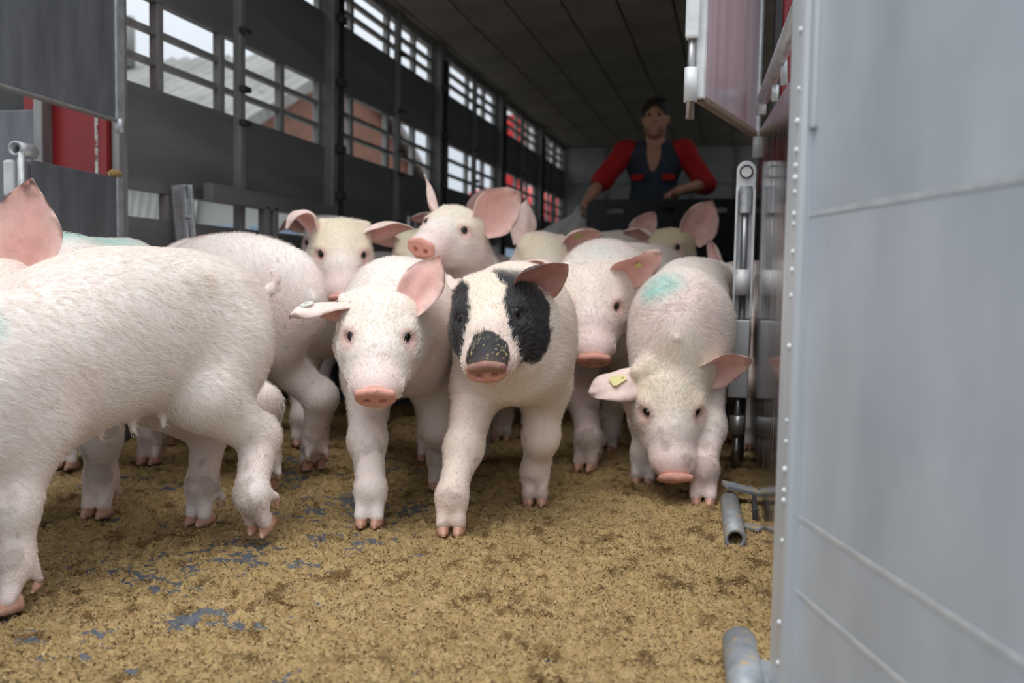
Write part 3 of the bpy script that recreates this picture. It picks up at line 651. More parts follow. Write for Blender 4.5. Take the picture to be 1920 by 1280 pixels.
# ------------------------------------------------------------------ pig materials
def skin_mat(name, bump, rough=0.55, sss=0.12):
    m, t, p = new_mat(name); L = t.links.new
    at = N(t, 'ShaderNodeAttribute', attribute_name='col'); tcn = N(t, 'ShaderNodeTexCoord')
    nz = N(t, 'ShaderNodeTexNoise', Scale=160.0, Detail=3.0); L(tcn.outputs['Object'], nz.inputs['Vector'])
    mr = N(t, 'ShaderNodeMapRange'); mr.inputs[3].default_value = 0.88; mr.inputs[4].default_value = 1.10; L(nz.outputs[0], mr.inputs[0])
    mx = N(t, 'ShaderNodeMix', data_type='RGBA', blend_type='MULTIPLY'); mx.inputs[0].default_value = 1.0
    L(at.outputs['Color'], mx.inputs[6]); L(mr.outputs[0], mx.inputs[7]); L(mx.outputs[2], p.inputs['Base Color'])
    p.inputs['Roughness'].default_value = rough; p.inputs['Specular IOR Level'].default_value = 0.3
    p.inputs['Subsurface Weight'].default_value = sss; p.inputs['Subsurface Radius'].default_value = (1.0, 0.4, 0.25); p.inputs['Subsurface Scale'].default_value = 0.012
    mp = N(t, 'ShaderNodeMapping'); mp.inputs['Scale'].default_value = (0.45, 1.4, 1.4); L(tcn.outputs['Object'], mp.inputs[0])
    n2 = N(t, 'ShaderNodeTexNoise', Scale=230.0, Detail=2.0); L(mp.outputs[0], n2.inputs['Vector'])
    n3 = N(t, 'ShaderNodeTexNoise', Scale=28.0, Detail=3.0); L(tcn.outputs['Object'], n3.inputs['Vector'])
    ad = N(t, 'ShaderNodeMath', operation='MULTIPLY_ADD'); ad.inputs[1].default_value = 1.2; L(n3.outputs[0], ad.inputs[0]); L(n2.outputs[0], ad.inputs[2])
    b = N(t, 'ShaderNodeBump', Strength=bump, Distance=0.004); L(ad.outputs[0], b.inputs['Height']); L(b.outputs[0], p.inputs['Normal'])
    return m
M_SKIN = skin_mat('pig_skin', 0.35); M_EAR = skin_mat('pig_ear_skin', 0.2, 0.55, 0.2)
M_HOOF = mat('hoof_horn', lin(184, 134, 112), lin(212, 168, 146), 0.45, scale=60, dirt=(lin(120, 96, 66), 90, 0.62))
M_EYE = mat('dark_wet_eye', (0.008, 0.006, 0.006), (0.016, 0.011, 0.010), 0.06, scale=40)
M_TAGW = mat('white_tag', lin(205, 208, 196), lin(220, 222, 210), 0.4, scale=90)
M_TAGY = mat('yellow_tag', lin(206, 196, 128), lin(216, 206, 140), 0.4, scale=160, dirt=(lin(150, 140, 90), 220, 0.62))
mh, t, p = new_mat('pig_bristle'); L = t.links.new
at = N(t, 'ShaderNodeAttribute', attribute_name='col'); L(at.outputs['Color'], p.inputs['Base Color'])
p.inputs['Roughness'].default_value = 0.45; M_BRISTLE = mh
KC = {'teal': lin(118, 196, 186), 'straw': lin(180, 150, 96), 'mud': lin(120, 104, 80), 'pink': lin(226, 160, 186), 'scratch': lin(190, 70, 70)}

def hoof_mesh(wide=1.0):
    secs = [(-0.020, 0.011, 0.026), (-0.008, 0.0145, 0.034), (0.008, 0.0145, 0.030), (0.022, 0.011, 0.017), (0.032, 0.005, 0.006)]
    V = []; Fc = []; n = 10
    for x, w, hh in secs:
        for i in range(n):
            a = math.pi*i/(n-1); V.append((x, w*wide*math.cos(a), hh*math.sin(a)**0.8))
    for s_ in range(len(secs)-1):
        for i in range(n):
            j = (i+1) % n; Fc.append((s_*n+i, (s_+1)*n+i, (s_+1)*n+j, s_*n+j))
    me = bpy.data.meshes.new('hoof'); faces = [tuple(reversed(f)) for f in Fc]+[tuple(range(n)), tuple(reversed(range((len(secs)-1)*n, len(secs)*n)))]
    me.from_pydata(V, [], faces); me.update()
    for p_ in me.polygons: p_.use_smooth = len(p_.vertices) == 4
    me.materials.append(M_HOOF); return me
HOOF = hoof_mesh(); DEW = hoof_mesh(0.8)
def sphere_mesh(name, r, m, seg=20, rings=12):
    bm = bmesh.new(); bmesh.ops.create_uvsphere(bm, u_segments=seg, v_segments=rings, radius=r); me = bpy.data.meshes.new(name); bm.to_mesh(me); bm.free()
    for p_ in me.polygons: p_.use_smooth = True
    me.materials.append(m); return me
EYE = sphere_mesh('eye', 0.0115, M_EYE)
def lid_mesh(col):
    V = []; Fc = []; n = 28; prof = [(0.0118, 0.0032), (0.0120, 0.0046), (0.0130, 0.0046), (0.0155, 0.0026), (0.0190, -0.004)]
    for i in range(n):
        a = 2*math.pi*i/n; sq = 0.72+0.28*abs(math.cos(a))
        for q, (rr, hh) in enumerate(prof):
            k = sq*0.88 if q < 3 else 0.9
            V.append((rr*math.cos(a)*(1.0 if q > 2 else 0.95), rr*math.sin(a)*k, hh+0.003))
    m = len(prof)
    for i in range(n):
        for q in range(m-1): j = (i+1) % n; Fc.append((i*m+q, i*m+q+1, j*m+q+1, j*m+q))
    me = mesh_np('eyelid', V, Fc); set_col(me, np.tile(np.array(col, np.float32), (len(V), 1))); me.materials.append(M_EAR); return me
LID = lid_mesh(lin(222, 182, 172)); LID_DARK = lid_mesh(lin(84, 76, 76))

def build_ear(pg, e, side, hc, R, root, seed):
    a = np.array(e['a'], float)*[1, side, 1]; n = np.array(e['n'], float)*[1, side, 1]
    yw = math.radians(pg.get('hy', 0)); Rz = np.array([[math.cos(yw), -math.sin(yw), 0], [math.sin(yw), math.cos(yw), 0], [0, 0, 1]])
    a = R.T @ (Rz @ a); n = R.T @ (Rz @ n)          # ear directions are given level with the ground
    a /= np.linalg.norm(a); n -= a*(a@n); n /= np.linalg.norm(n); b = np.cross(n, a)
    base = np.array([-0.035, side*0.070, 0.052]); L_, W_ = e['L'], e['W']; nu, nv = 26, 15
    dirs = []; nr = []
    c = base-a*0.012; pts = []; du = L_/(nu-1)
    for i in range(nu):
        u = i/(nu-1); ang = math.radians(e['bend'])*sstep(0.15, 1.0, u)
        d = a*math.cos(ang)+n*math.sin(ang); m = -a*math.sin(ang)+n*math.cos(ang)
        tw = math.radians(e.get('twist', 0))*u*side; m = m*math.cos(tw)+np.cross(d, m)*math.sin(tw)
        pts.append(c.copy()); dirs.append(d); nr.append(m); c = c+d*du
    U = np.linspace(0, 1, nu); Wd = np.where(U < 0.38, 0.66+0.34*sstep(-0.05, 0.36, U), 1.0)*np.power(np.clip(1-np.clip((U-0.42)/0.58, 0, 1)**1.75, 0, 1), 0.85)
    cup = np.radians(np.interp(U, [0, 0.15, 0.5, 1.0], [150, 110, e['cup'], e['cup']*0.6]))
    rr = np.random.default_rng(seed); ph = rr.random(4)*6.28
    V = []; C = []
    VV = np.linspace(-1, 1, nv)
    inner = np.array(lin(226, 170, 160)); mid = np.array(lin(232, 196, 186)); outer = np.array(lin(236, 210, 201)); dk = np.array(lin(48, 44, 46))
    for sd_ in (0, 1):
        for i in range(nu):
            w = max(Wd[i], 0.02)*W_/2; cu = cup[i]; Rr = 2*w/cu
            for v in VV:
                phi = v*cu/2; th = 0.0028*(1-abs(v)**3)*(1-0.6*U[i])+0.0008
                bi = np.cross(nr[i], dirs[i]); off = bi*(Rr*math.sin(phi))+nr[i]*(Rr*(1-math.cos(phi)))
                nn = nr[i]*math.cos(phi)-bi*math.sin(phi)
                wob = 0.004*math.sin(5*U[i]+ph[0]+2*v)*U[i]+0.004*math.sin(9*U[i]+3*v+ph[1])*abs(v)+0.0020*math.cos(8*v+ph[2])*math.sin(math.pi*min(1, U[i]*1.2))
                V.append(pts[i]+off+nn*(th if sd_ == 0 else -th)+nn*wob)
                if sd_ == 0:
                    tt = min(1, abs(v)**1.5*0.7+0.35*U[i]); cc = inner*(1-tt)+mid*tt
                else: cc = outer
                if e.get('dark'): k = e['dark']*(0.95 if sd_ == 1 else 0.55*(0.7+0.3*(1-U[i]))); cc = cc*(1-k)+(dk if sd_ else np.array(lin(110, 58, 50)))*k
                C.append(cc)
    V = np.array(V); C = np.array(C)
    Un = np.tile(np.repeat(U, nv), 2); Vn = np.tile(np.tile(VV, nu), 2)
    edge = np.clip(np.maximum(sstep(0.72, 1.0, Un), sstep(0.75, 1.0, np.abs(Vn))*sstep(0.3, 0.6, Un)), 0, 1)
    dn = sstep(0.50, 0.66, fbm(V*1.0+seed, 60, 3)+0.16*edge-0.10*(1-edge))*edge*(0.35+0.65*e.get('dirt', 0.2))
    C = C*(1-dn[:, None])+np.array(lin(92, 74, 60))*dn[:, None]
    mt = sstep(0.45, 0.70, fbm(V, 26, 3, seed*1.7))[:, None]*0.35; C = C*(1-mt)+np.array(lin(232, 204, 194))*mt*(1 if not e.get('dark') else 0.3)+C*mt*(0 if not e.get('dark') else 0.7)
    C *= (0.84+0.32*fbm(V, 60, 3, seed))[:, None]
    Fc = []; o = nu*nv
    for i in range(nu-1):
        for j in range(nv-1):
            q = i*nv+j; Fc.append((q, q+1, q+nv+1, q+nv)); Fc.append((o+q, o+q+nv, o+q+nv+1, o+q+1))
    rim = [(0, j) for j in range(nv)]+[(i, nv-1) for i in range(1, nu)]+[(nu-1, j) for j in range(nv-2, -1, -1)]+[(i, 0) for i in range(nu-2, 0, -1)]
    for k in range(len(rim)):
        p0 = rim[k][0]*nv+rim[k][1]; p1 = rim[(k+1) % len(rim)]; p1 = p1[0]*nv+p1[1]; Fc.append((p0, o+p0, o+p1, p1))
    Fc = np.array(Fc)
    if side < 0: Fc = Fc[:, ::-1]
    Vl = hc+V @ R.T
    me = mesh_np('ear', Vl, Fc); set_col(me, C); ob = link('ear', me, root, M_EAR)
    if e.get('tag'):
        iu = {'round': 17, 'yellow': 12, 'small': 13, 'ring': 12}[e['tag']]; sgn = -1 if e['tag'] in ('round', 'yellow') else 1
        P0 = hc+R @ (pts[iu]+nr[iu]*0.004*sgn); nw = R @ nr[iu]*sgn; dw = R @ dirs[iu]; bw = np.cross(nw, dw)
        Mt = Matrix(((bw[0], dw[0], nw[0], P0[0]), (bw[1], dw[1], nw[1], P0[1]), (bw[2], dw[2], nw[2], P0[2]), (0, 0, 0, 1)))
        bm = bmesh.new()
        if e['tag'] in ('round', 'ring'):
            bmesh.ops.create_cone(bm, cap_ends=True, segments=24, radius1=0.0165, radius2=0.0155, depth=0.003, matrix=Matrix.Translation((0, 0, 0.003)))
            bmesh.ops.create_cone(bm, cap_ends=True, segments=14, radius1=0.005, radius2=0.004, depth=0.006, matrix=Matrix.Translation((0, 0, 0.005)))
        else:
            w0, w1, hh = (0.009, 0.017, 0.042) if e['tag'] == 'yellow' else (0.005, 0.008, 0.022)
            prof = [(-w0, -hh/2), (w0, -hh/2), (w1, hh*0.28), (w1*0.8, hh/2), (-w1*0.8, hh/2), (-w1, hh*0.28)]
            vb = [bm.verts.new((x, y, 0.002)) for x, y in prof]; f_ = bm.faces.new(vb)
            ex_ = bmesh.ops.extrude_face_region(bm, geom=[f_]); bmesh.ops.translate(bm, verts=[v for v in ex_['geom'] if isinstance(v, bmesh.types.BMVert)], vec=(0, 0, 0.003))
            bmesh.ops.create_cone(bm, cap_ends=True, segments=12, radius1=0.004, radius2=0.003, depth=0.005, matrix=Matrix.Translation((0, -hh*0.3, 0.006)))
        tg = bm_obj('ear_tag', bm, M_TAGW if e['tag'] == 'round' else M_TAGY, ob); tg.matrix_local = Mt
        tg['label'] = 'round white ear tag' if e['tag'] == 'round' else 'yellow ear tag'
    return ob

def build_pig(pg, num):
    R = head_R(pg); hc = np.array(pg['hc']); h = pg['vox']; Fd = Field()
    xs0 = np.array([-0.475, -0.465, -0.44, -0.40, -0.33, -0.24, -0.12, 0.0, 0.12, 0.22, 0.30, 0.37, 0.42, 0.445, 0.45])
    cz0 = np.array([0.465, 0.465, 0.463, 0.46, 0.458, 0.462, 0.460, 0.452, 0.448, 0.450, 0.455, 0.458, 0.46, 0.46, 0.46])
    ry0 = np.array([0.012, 0.042, 0.080, 0.112, 0.134, 0.140, 0.144, 0.153, 0.152, 0.143, 0.131, 0.110, 0.077, 0.035, 0.012])*pg.get('slim', 1.0)
    rz0 = np.array([0.012, 0.050, 0.098, 0.135, 0.160, 0.170, 0.172, 0.175, 0.176, 0.172, 0.160, 0.135, 0.095, 0.04, 0.012])
    xs = np.linspace(xs0[0], xs0[-1], 120); sm = lambda v: np.interp(xs, xs0, v)
    sl_ = pg.get('slim', 1.0); bend = pg.get('bend', 0.0); ar_ = pg.get('arch', 0.0); dz = lambda x: -ar_*sstep(-0.05, 0.42, np.asarray(x, float))
    yb = lambda x: bend*np.minimum(x, 0)**2
    Fd.tube(xs, yb(xs), sm(cz0)+dz(xs), sm(ry0), sm(rz0), power=2.15)
    feet = []
    for nm, base, sy in (('FL', FORE, 1), ('FR', FORE, -1), ('HL', HIND, 1), ('HR', HIND, -1)):
        off = pg[nm]; dx, dy, lf = off[:3]; tp = math.radians(off[3] if len(off) > 3 else 0)
        J = []
        for (x, y, z, r), w in zip(base, LW): J.append((np.array([x+dx*w, sy*y*(sl_ if w < 0.5 else 1)+dy*w+yb(x), z+lf*w]), r*(sl_ if w < 0.5 else 1)))
        # knee bends a little when the foot is far forward or back
        ks = [0.05, 0.035, 0.022]
        for q in range(3): Fd.cap(J[q][0], J[q+1][0], J[q][1], J[q+1][1], k=ks[q])
        if base is FORE: Fd.ell(J[0][0]+[0.01, 0.012*sy, 0.0], (0.085, 0.050, 0.125), k=0.04)
        else: Fd.ell(J[0][0]+[0.02, 0.014*sy, -0.03], (0.125, 0.066, 0.135), k=0.04); Fd.ell(J[2][0]+[-0.012, 0, 0.012], (0.026, 0.024, 0.036), k=0.03)
        if base is FORE: Fd.ell(J[2][0]+[0.008, 0, 0], (0.036, 0.038, 0.045), k=0.03)
        fet = J[3][0]; c_, s_ = math.cos(tp), math.sin(tp)
        def fp(x, y, z): return fet+np.array([x*c_+z*s_, y, -x*s_+z*c_])
        Fd.ell(fp(0.004, 0, -0.012), (0.034, 0.036, 0.038), k=0.025)
        for q in (-1, 1):
            Fd.cap(fp(0.010, q*0.013, -0.03), fp(0.026, q*0.0185, -0.066), 0.0215, 0.0165, k=0.010)
            feet.append((fp(0.022, q*0.0185, -0.088), tp, q, 1.0))
            Fd.cap(fp(-0.018, q*0.020, -0.018), fp(-0.030, q*0.026, -0.045), 0.012, 0.009, k=0.010)
            feet.append((fp(-0.028, q*0.025, -0.060), tp+0.6, q, 0.42))
    Hh = lambda x, y, z: hc+R @ np.array([x, y, z])
    Fd.cap((0.27, 0, 0.475+float(dz(0.27))), Hh(-0.02, 0, 0.0), 0.132, 0.086, k=0.06)
    Fd.cap((0.30, 0, 0.40+float(dz(0.30))), Hh(0.0, 0, -0.055), 0.115, 0.060, k=0.05)
    Fd.ell(Hh(0, 0, -0.002), (0.100, 0.086, 0.080), R, k=0.04)
    Fd.cap(Hh(0.0, 0, 0.014), Hh(0.10, 0, -0.004), 0.072, 0.056, k=0.03)
    Fd.cap(Hh(0.07, 0, -0.014), Hh(0.172, 0, -0.032), 0.062, 0.046, k=0.03)
    Fd.ell(Hh(0.172, 0, -0.036), (0.052, 0.055, 0.038), R, k=0.03)
    for sy in (-1, 1):
        Fd.cap(Hh(-0.015, sy*0.055, -0.05), Hh(0.10, sy*0.034, -0.056), 0.052, 0.034, k=0.035)
        Fd.ell(Hh(0.042, sy*0.060, 0.038), (0.030, 0.018, 0.013), R, k=0.025)
        Fd.ell(Hh(0.055, sy*0.070, -0.006), (0.032, 0.016, 0.020), R, k=0.03)
    Fd.ell(Hh(-0.035, 0, 0.040), (0.052, 0.084, 0.040), R, k=0.03)
    yw = math.radians(pg.get('hy', 0)); Rz = np.array([[math.cos(yw), -math.sin(yw), 0], [math.sin(yw), math.cos(yw), 0], [0, 0, 1]])
    for sy, e_ in ((1, pg['eL']), (-1, pg['eR'])):
        al = Rz @ (np.array(e_['a'], float)*[1, sy, 1]); al /= np.linalg.norm(al); nl = Rz @ (np.array(e_['n'], float)*[1, sy, 1]); nl -= al*(al@nl); nl /= np.linalg.norm(nl); b0 = Hh(-0.035, sy*0.066, 0.048)-nl*0.020
        Fd.cap(b0-al*0.015, b0+al*0.020, 0.030, 0.016, k=0.022)
    Fd.cap(Hh(0.03, 0, -0.072), Hh(0.172, 0, -0.082), 0.045, 0.020, k=0.015)
    tl = np.array([[math.cos(0.38), 0, math.sin(0.38)], [0, 1, 0], [-math.sin(0.38), 0, math.cos(0.38)]])
    Fd.ell(Hh(0.230, 0, -0.036), (0.011, 0.047, 0.031), R @ tl, k=0.006)
    for q in (-1, 1): Fd.cap(Hh(0.243, 0, -0.011), Hh(0.236, q*0.036, -0.020), 0.0085, 0.0085, k=0.007)
    for sy in (-1, 1): Fd.ell(Hh(0.237, sy*0.0165, -0.042), (0.022, 0.0078, 0.0095), R @ tl, k=0.004, sub=True)
    for sy in (-1, 1): Fd.cap(Hh(0.205, sy*0.036, -0.070), Hh(0.10, sy*0.062, -0.066), 0.0035, 0.003, k=0.006, sub=True)
    for sy in (-1, 1): Fd.ell(Hh(0.076, sy*0.068, 0.027), (0.012, 0.012, 0.011), R, k=0.012, sub=True)
    tp_ = [(-0.455, 0, 0.535), (-0.487, 0.0, 0.53), (-0.515, 0.010, 0.545), (-0.527, 0.018, 0.572), (-0.517, 0.014, 0.592)]; tr = [0.022, 0.014, 0.0115, 0.0095, 0.007]
    tp_ = [(x, y+yb(x), z) for x, y, z in tp_]
    for q in range(0 if pg.get('notail') else 4): Fd.cap(tp_[q], tp_[q+1], tr[q], tr[q+1], k=0.012)
    if pg.get('teats'):
        for x in (-0.20, -0.12, -0.04, 0.04, 0.12):
            for sy in (-1, 1): Fd.cap((x, sy*0.055, 0.295), (x, sy*0.062, 0.262), 0.010, 0.006, k=0.012)
    V, Q = Fd.mesh(h, 2)
    root = empty('pig', (pg['O'][0], pg['O'][1], 0), math.radians(pg['h'])); s = pg.get('s', 1.0); root.scale = (s, s, s)
    tag(root, pg['label'], 'pig', 'pigs crowding out of the trailer')
    # colours
    wn = pg.get('warm', 0.0)
    coat = np.array(lin(238, 227, 221))*(1-wn)+np.array(lin(234, 214, 190))*wn; pinkc = np.array(lin(226, 190, 184)); cream = np.array(lin(236, 222, 190))
    so = num*7.7
    k = sstep(0.42, 0.68, fbm(V, 6, 3, so))[:, None]*0.40
    C = coat*(1-k)+pinkc*k
    Hl = (V-hc) @ R
    hm = (sstep(-0.12, 0.0, Hl[:, 0])*sstep(0.30, 0.2, np.linalg.norm(Hl, axis=1)))[:, None]
    hw = pg.get('headwarm', 0.25); kk = np.clip(hm*hw*sstep(-0.03, 0.04, Hl[:, 2])[:, None]*sstep(0.16, 0.05, Hl[:, 0])[:, None]*(0.5+0.9*fbm(V, 14, 2, so)[:, None]), 0, 0.9)
    C = C*(1-kk)+(cream if hw < 1.5 else np.array(lin(230, 214, 168)))*kk
    mz = sstep(0.11, 0.20, Hl[:, 0])[:, None]*hm*0.45; C = C*(1-mz)+pinkc*mz
    for sy in (-1, 1):
        de = np.linalg.norm((Hl-np.array([0.072, sy*0.064, 0.024]))*[1, 1, 1.1], axis=1); e_ = (sstep(0.042, 0.018, de)*0.75)[:, None]*hm
        C = C*(1-e_)+np.array(lin(212, 164, 156))*e_
    dk = sstep(1.22, 0.98, np.sqrt((((Hl-np.array([0.236, 0, -0.032])) @ tl/np.array([0.021, 0.053, 0.040]))**2).sum(1)))[:, None]
    C = C*(1-dk)+np.array(lin(216, 158, 142))*dk
    if pg.get('spotted'):
        x, y, z = Hl.T; nz_ = (fbm(V, 55, 3, so)-0.5)*0.9
        pl = 1-np.sqrt(((x-0.030)/0.110)**2+((y-0.076)/0.062)**2+((z+0.005)/0.105)**2)
        pr = 1-np.sqrt(((x-0.030)/0.120)**2+((y+0.080)/0.062)**2+((z+0.015)/0.115)**2)
        pe = 1-np.sqrt(((x+0.03)/0.06)**2+((y-0.055)/0.06)**2+((z-0.06)/0.06)**2)
        ps = 1-np.sqrt(((x-0.212)/0.066)**2+((y-0.004)/0.056)**2+((z-0.002)/0.056)**2)
        b_ = np.maximum.reduce([sstep(-0.03, 0.07, v+nz_*0.35) for v in (pl, pr, pe, ps)])
        pk = sstep(0.016, 0.008, np.hypot(y*0.55, z+0.055))*dk[:, 0]*0 + sstep(-0.027, -0.038, z+0.45*np.maximum(np.abs(y+0.004)-0.022, 0))*dk[:, 0]
        b_ = b_*(1-pk); b_ = (b_*hm[:, 0])[:, None]; C = C*(1-b_)+np.array(lin(40, 38, 42))*b_
        gr_ = ((np.random.default_rng(4).random(len(V)) < 0.07)*sstep(0.14, 0.19, x)*b_[:, 0])[:, None]*0.75; C = C*(1-gr_)+np.array(lin(190, 170, 110))*gr_
    for c0, rd_, kind, amt in pg.get('marks', []):
        d = np.sqrt((((V-np.array(c0))/np.array(rd_))**2).sum(1)); a_ = (np.clip(sstep(1.25, 0.3, d)*(0.35+1.1*fbm(V, 30, 3, so)), 0, 1)*amt)[:, None]
        C = C*(1-a_)+np.array(KC[kind])*a_
    dl = (sstep(0.60, 0.74, fbm(V, 22, 4, so+3)+0.12*sstep(0.24, 0.03, V[:, 2]))*sstep(0.27, 0.14, V[:, 2]))[:, None]*0.40
    C = C*(1-dl)+np.array(lin(112, 96, 74))*dl
    sp = (sstep(0.90, 0.93, fbm(V, 75, 1, so+9)))[:, None]*0.4; C = C*(1-sp)+np.array(lin(140, 110, 92))*sp
    me = mesh_np('body', V, Q); set_col(me, C); body = link('body', me, root, M_SKIN)
    Nv = vnormals(V, Q)
    # hooves
    for (pp_, tp, q, sc) in feet:
        o = link('hoof' if sc == 1.0 else 'dewclaw', HOOF if sc == 1.0 else DEW, root); o.location = (pp_[0], pp_[1], max(pp_[2], -0.002) if sc == 1.0 else pp_[2]); o.rotation_euler = (0, tp, -q*0.10); o.scale = (sc, sc, sc)
    # eyes
    for sy in (-1, 1):
        org = np.array([0.030, 0, 0.012]); dr = np.array([0.55, sy*0.82, 0.26]); dr /= np.linalg.norm(dr)
        rel = Hl-org; tt = rel @ dr; pe = np.linalg.norm(rel-tt[:, None]*dr, axis=1); ok = (tt > 0.02) & (tt < 0.13); i = np.argmin(np.where(ok, pe, 9))
        P0 = V[i]-0.0030*(R @ dr); dw = R @ dr; uw = R @ np.array([0, 0, 1.0]); uw -= dw*(uw@dw); uw /= np.linalg.norm(uw); bw = np.cross(uw, dw)
        e1 = link('eye', EYE, root); e1.location = P0+0.0012*dw; e1.scale = (1.25, 1.25, 1.25)
        ld = link('eyelid', LID_DARK if pg.get('spotted') else LID, root)
        ld.matrix_local = Matrix(((bw[0], uw[0], dw[0], P0[0]), (bw[1], uw[1], dw[1], P0[1]), (bw[2], uw[2], dw[2], P0[2]), (0, 0, 0, 1))) @ Matrix.Diagonal((1.25, 1.25, 1.25, 1))
    build_ear(pg, pg['eL'], 1, hc, R, root, num*3+1); build_ear(pg, pg['eR'], -1, hc, R, root, num*3+2)
    # bristles
    n = pg.get('hair', 0)
    if n and HAIR:
        rg = np.random.default_rng(num+50); ar = np.linalg.norm(np.cross(V[Q[:, 2]]-V[Q[:, 0]], V[Q[:, 3]]-V[Q[:, 1]]), axis=1); cs_ = np.cumsum(ar); cs_ /= cs_[-1]
        fi = np.searchsorted(cs_, rg.random(n)); u, v = rg.random(n)[:, None], rg.random(n)[:, None]; q = Q[fi]
        P0 = (V[q[:, 0]]*(1-u)+V[q[:, 1]]*u)*(1-v)+(V[q[:, 3]]*(1-u)+V[q[:, 2]]*u)*v; nn = Nv[q[:, 0]]; cc = C[q[:, 0]]
        hl = (P0-hc) @ R; ok = ~((hl[:, 0] > 0.20) & (np.linalg.norm(hl, axis=1) < 0.3)) & (P0[:, 2] > 0.055)
        P0, nn, cc, hl = P0[ok], nn[ok], cc[ok], hl[ok]; n = len(P0)
        onh = sstep(-0.05, 0.05, hl[:, 0])[:, None]
        cm = np.tile(np.array([-1.0, 0, -0.45]), (n, 1))*(1-onh)+(R @ np.array([-0.9, 0, 0.25]))*onh
        low = sstep(0.3, 0.15, P0[:, 2])[:, None]; cm = cm*(1-low)+np.array([-0.2, 0, -1.0])*low
        cm = cm+(np.stack([fbm(P0, 8, 2, 5.0+d*9) for d in range(3)], 1)-0.5)*1.2+rg.normal(0, 0.16, (n, 3))
        cm -= nn*(cm*nn).sum(1)[:, None]; cm /= np.linalg.norm(cm, axis=1)[:, None]+1e-9
        Ln = ((0.016*(1-onh[:, 0])+0.013*onh[:, 0])*(1-0.5*low[:, 0])*(0.6+0.7*rg.random(n)))[:, None]
        lift = 0.22+0.18*rg.random((n, 1))
        pts = np.stack([P0-nn*0.001, P0+(cm*0.5+nn*lift*0.6)*Ln, P0+(cm+nn*lift*0.75)*Ln], 1).astype(np.float32)
        hcv = bpy.data.hair_curves.new('bristles'); hcv.add_curves([3]*n)
        hcv.attributes['position'].data.foreach_set('vector', pts.ravel())
        ra = hcv.attributes.get('radius') or hcv.attributes.new('radius', 'FLOAT', 'POINT')
        ra.data.foreach_set('value', np.tile(np.array([0.00032, 0.00026, 0.00008], np.float32), n))
        ca = hcv.attributes.new('col', 'FLOAT_COLOR', 'CURVE'); c4 = np.ones((n, 4), np.float32)
        lum = cc.mean(1)[:, None]; wh = np.array(lin(241, 234, 222)); mx_ = np.where(lum > 0.2, 0.6, 0.05)*(0.7+0.6*rg.random((n, 1)))
        c4[:, :3] = np.clip(cc*(1-mx_)+wh*mx_, 0, 0.95); ca.data.foreach_set('color', c4.ravel())
        hcv.materials.append(M_BRISTLE); ho = bpy.data.objects.new('bristles', hcv); COL.objects.link(ho); ho.parent = body; ho['kind'] = 'stuff'
    return root
HAIR = True
for i_, pg_ in enumerate(PIGS): build_pig(pg_, i_)

# ------------------------------------------------------------------ man, sorting board, sack
M_PSKIN = mat('person_skin', lin(196, 140, 112), lin(208, 154, 126), 0.5, scale=20)
M_HAIR = mat('dark_brown_hair', (0.02, 0.014, 0.010), (0.035, 0.024, 0.016), 0.6, scale=90, stretch=(1, 1, 0.3), bump=0.6, bscale=150)
M_NAVY = mat('navy_cloth', lin(46, 54, 68), lin(60, 68, 82), 0.85, scale=12, bump=0.15, bscale=60)
M_CRED = mat('red_cloth', lin(176, 22, 26), lin(196, 32, 34), 0.85, scale=12, bump=0.15, bscale=60)
M_BOOT = mat('black_rubber', (0.012, 0.012, 0.013), (0.02, 0.02, 0.02), 0.4)
M_SACK = mat('woven_sack', lin(196, 198, 192), lin(212, 213, 206), 0.7, scale=60, bump=0.2, bscale=220)
mx0, my0 = -0.53, 6.28
man = empty('person', (mx0, my0, 0)); tag(man, 'person in navy and red work clothes standing behind the black board', 'person')
# local axes: x to the picture's right, y away, z up; facing -y
SH = {-1: (-0.185, 0.0, 1.415), 1: (0.185, 0.0, 1.415)}
EL = {-1: (-0.315, -0.10, 1.235), 1: (0.325, 0.02, 1.215)}
WR = {-1: (-0.405, -0.22, 1.075), 1: (0.170, -0.36, 1.13)}
Fb = Field()
Fb.ell((0, -0.005, 1.635), (0.076, 0.098, 0.105), k=0.02); Fb.ell((0, -0.03, 1.56), (0.058, 0.07, 0.065), k=0.03)
Fb.cap((0, 0.01, 1.56), (0, 0.02, 1.42), 0.056, 0.066, k=0.03)
Fb.cap((0, -0.098, 1.622), (0, -0.118, 1.598), 0.010, 0.016, k=0.012)
for s in (-1, 1):
    Fb.ell((s*0.078, 0.008, 1.62), (0.012, 0.022, 0.034), k=0.01)
    Fb.ell((s*0.032, -0.090, 1.655), (0.024, 0.014, 0.008), k=0.012)
    Fb.ell((s*0.031, -0.103, 1.637), (0.016, 0.012, 0.009), k=0.008, sub=True)
Fb.ell((0, -0.093, 1.563), (0.026, 0.012, 0.006), k=0.006); Fb.ell((0, -0.092, 1.551), (0.022, 0.012, 0.006), k=0.006)
Fb.ell((0, -0.082, 1.523), (0.026, 0.022, 0.018), k=0.02)
Fb.ell((0, 0.01, 1.33), (0.155, 0.095, 0.14), k=0.05); Fb.ell((0, 0.01, 1.12), (0.135, 0.09, 0.16), k=0.06); Fb.ell((0, 0.02, 0.93), (0.150, 0.105, 0.12), k=0.06)
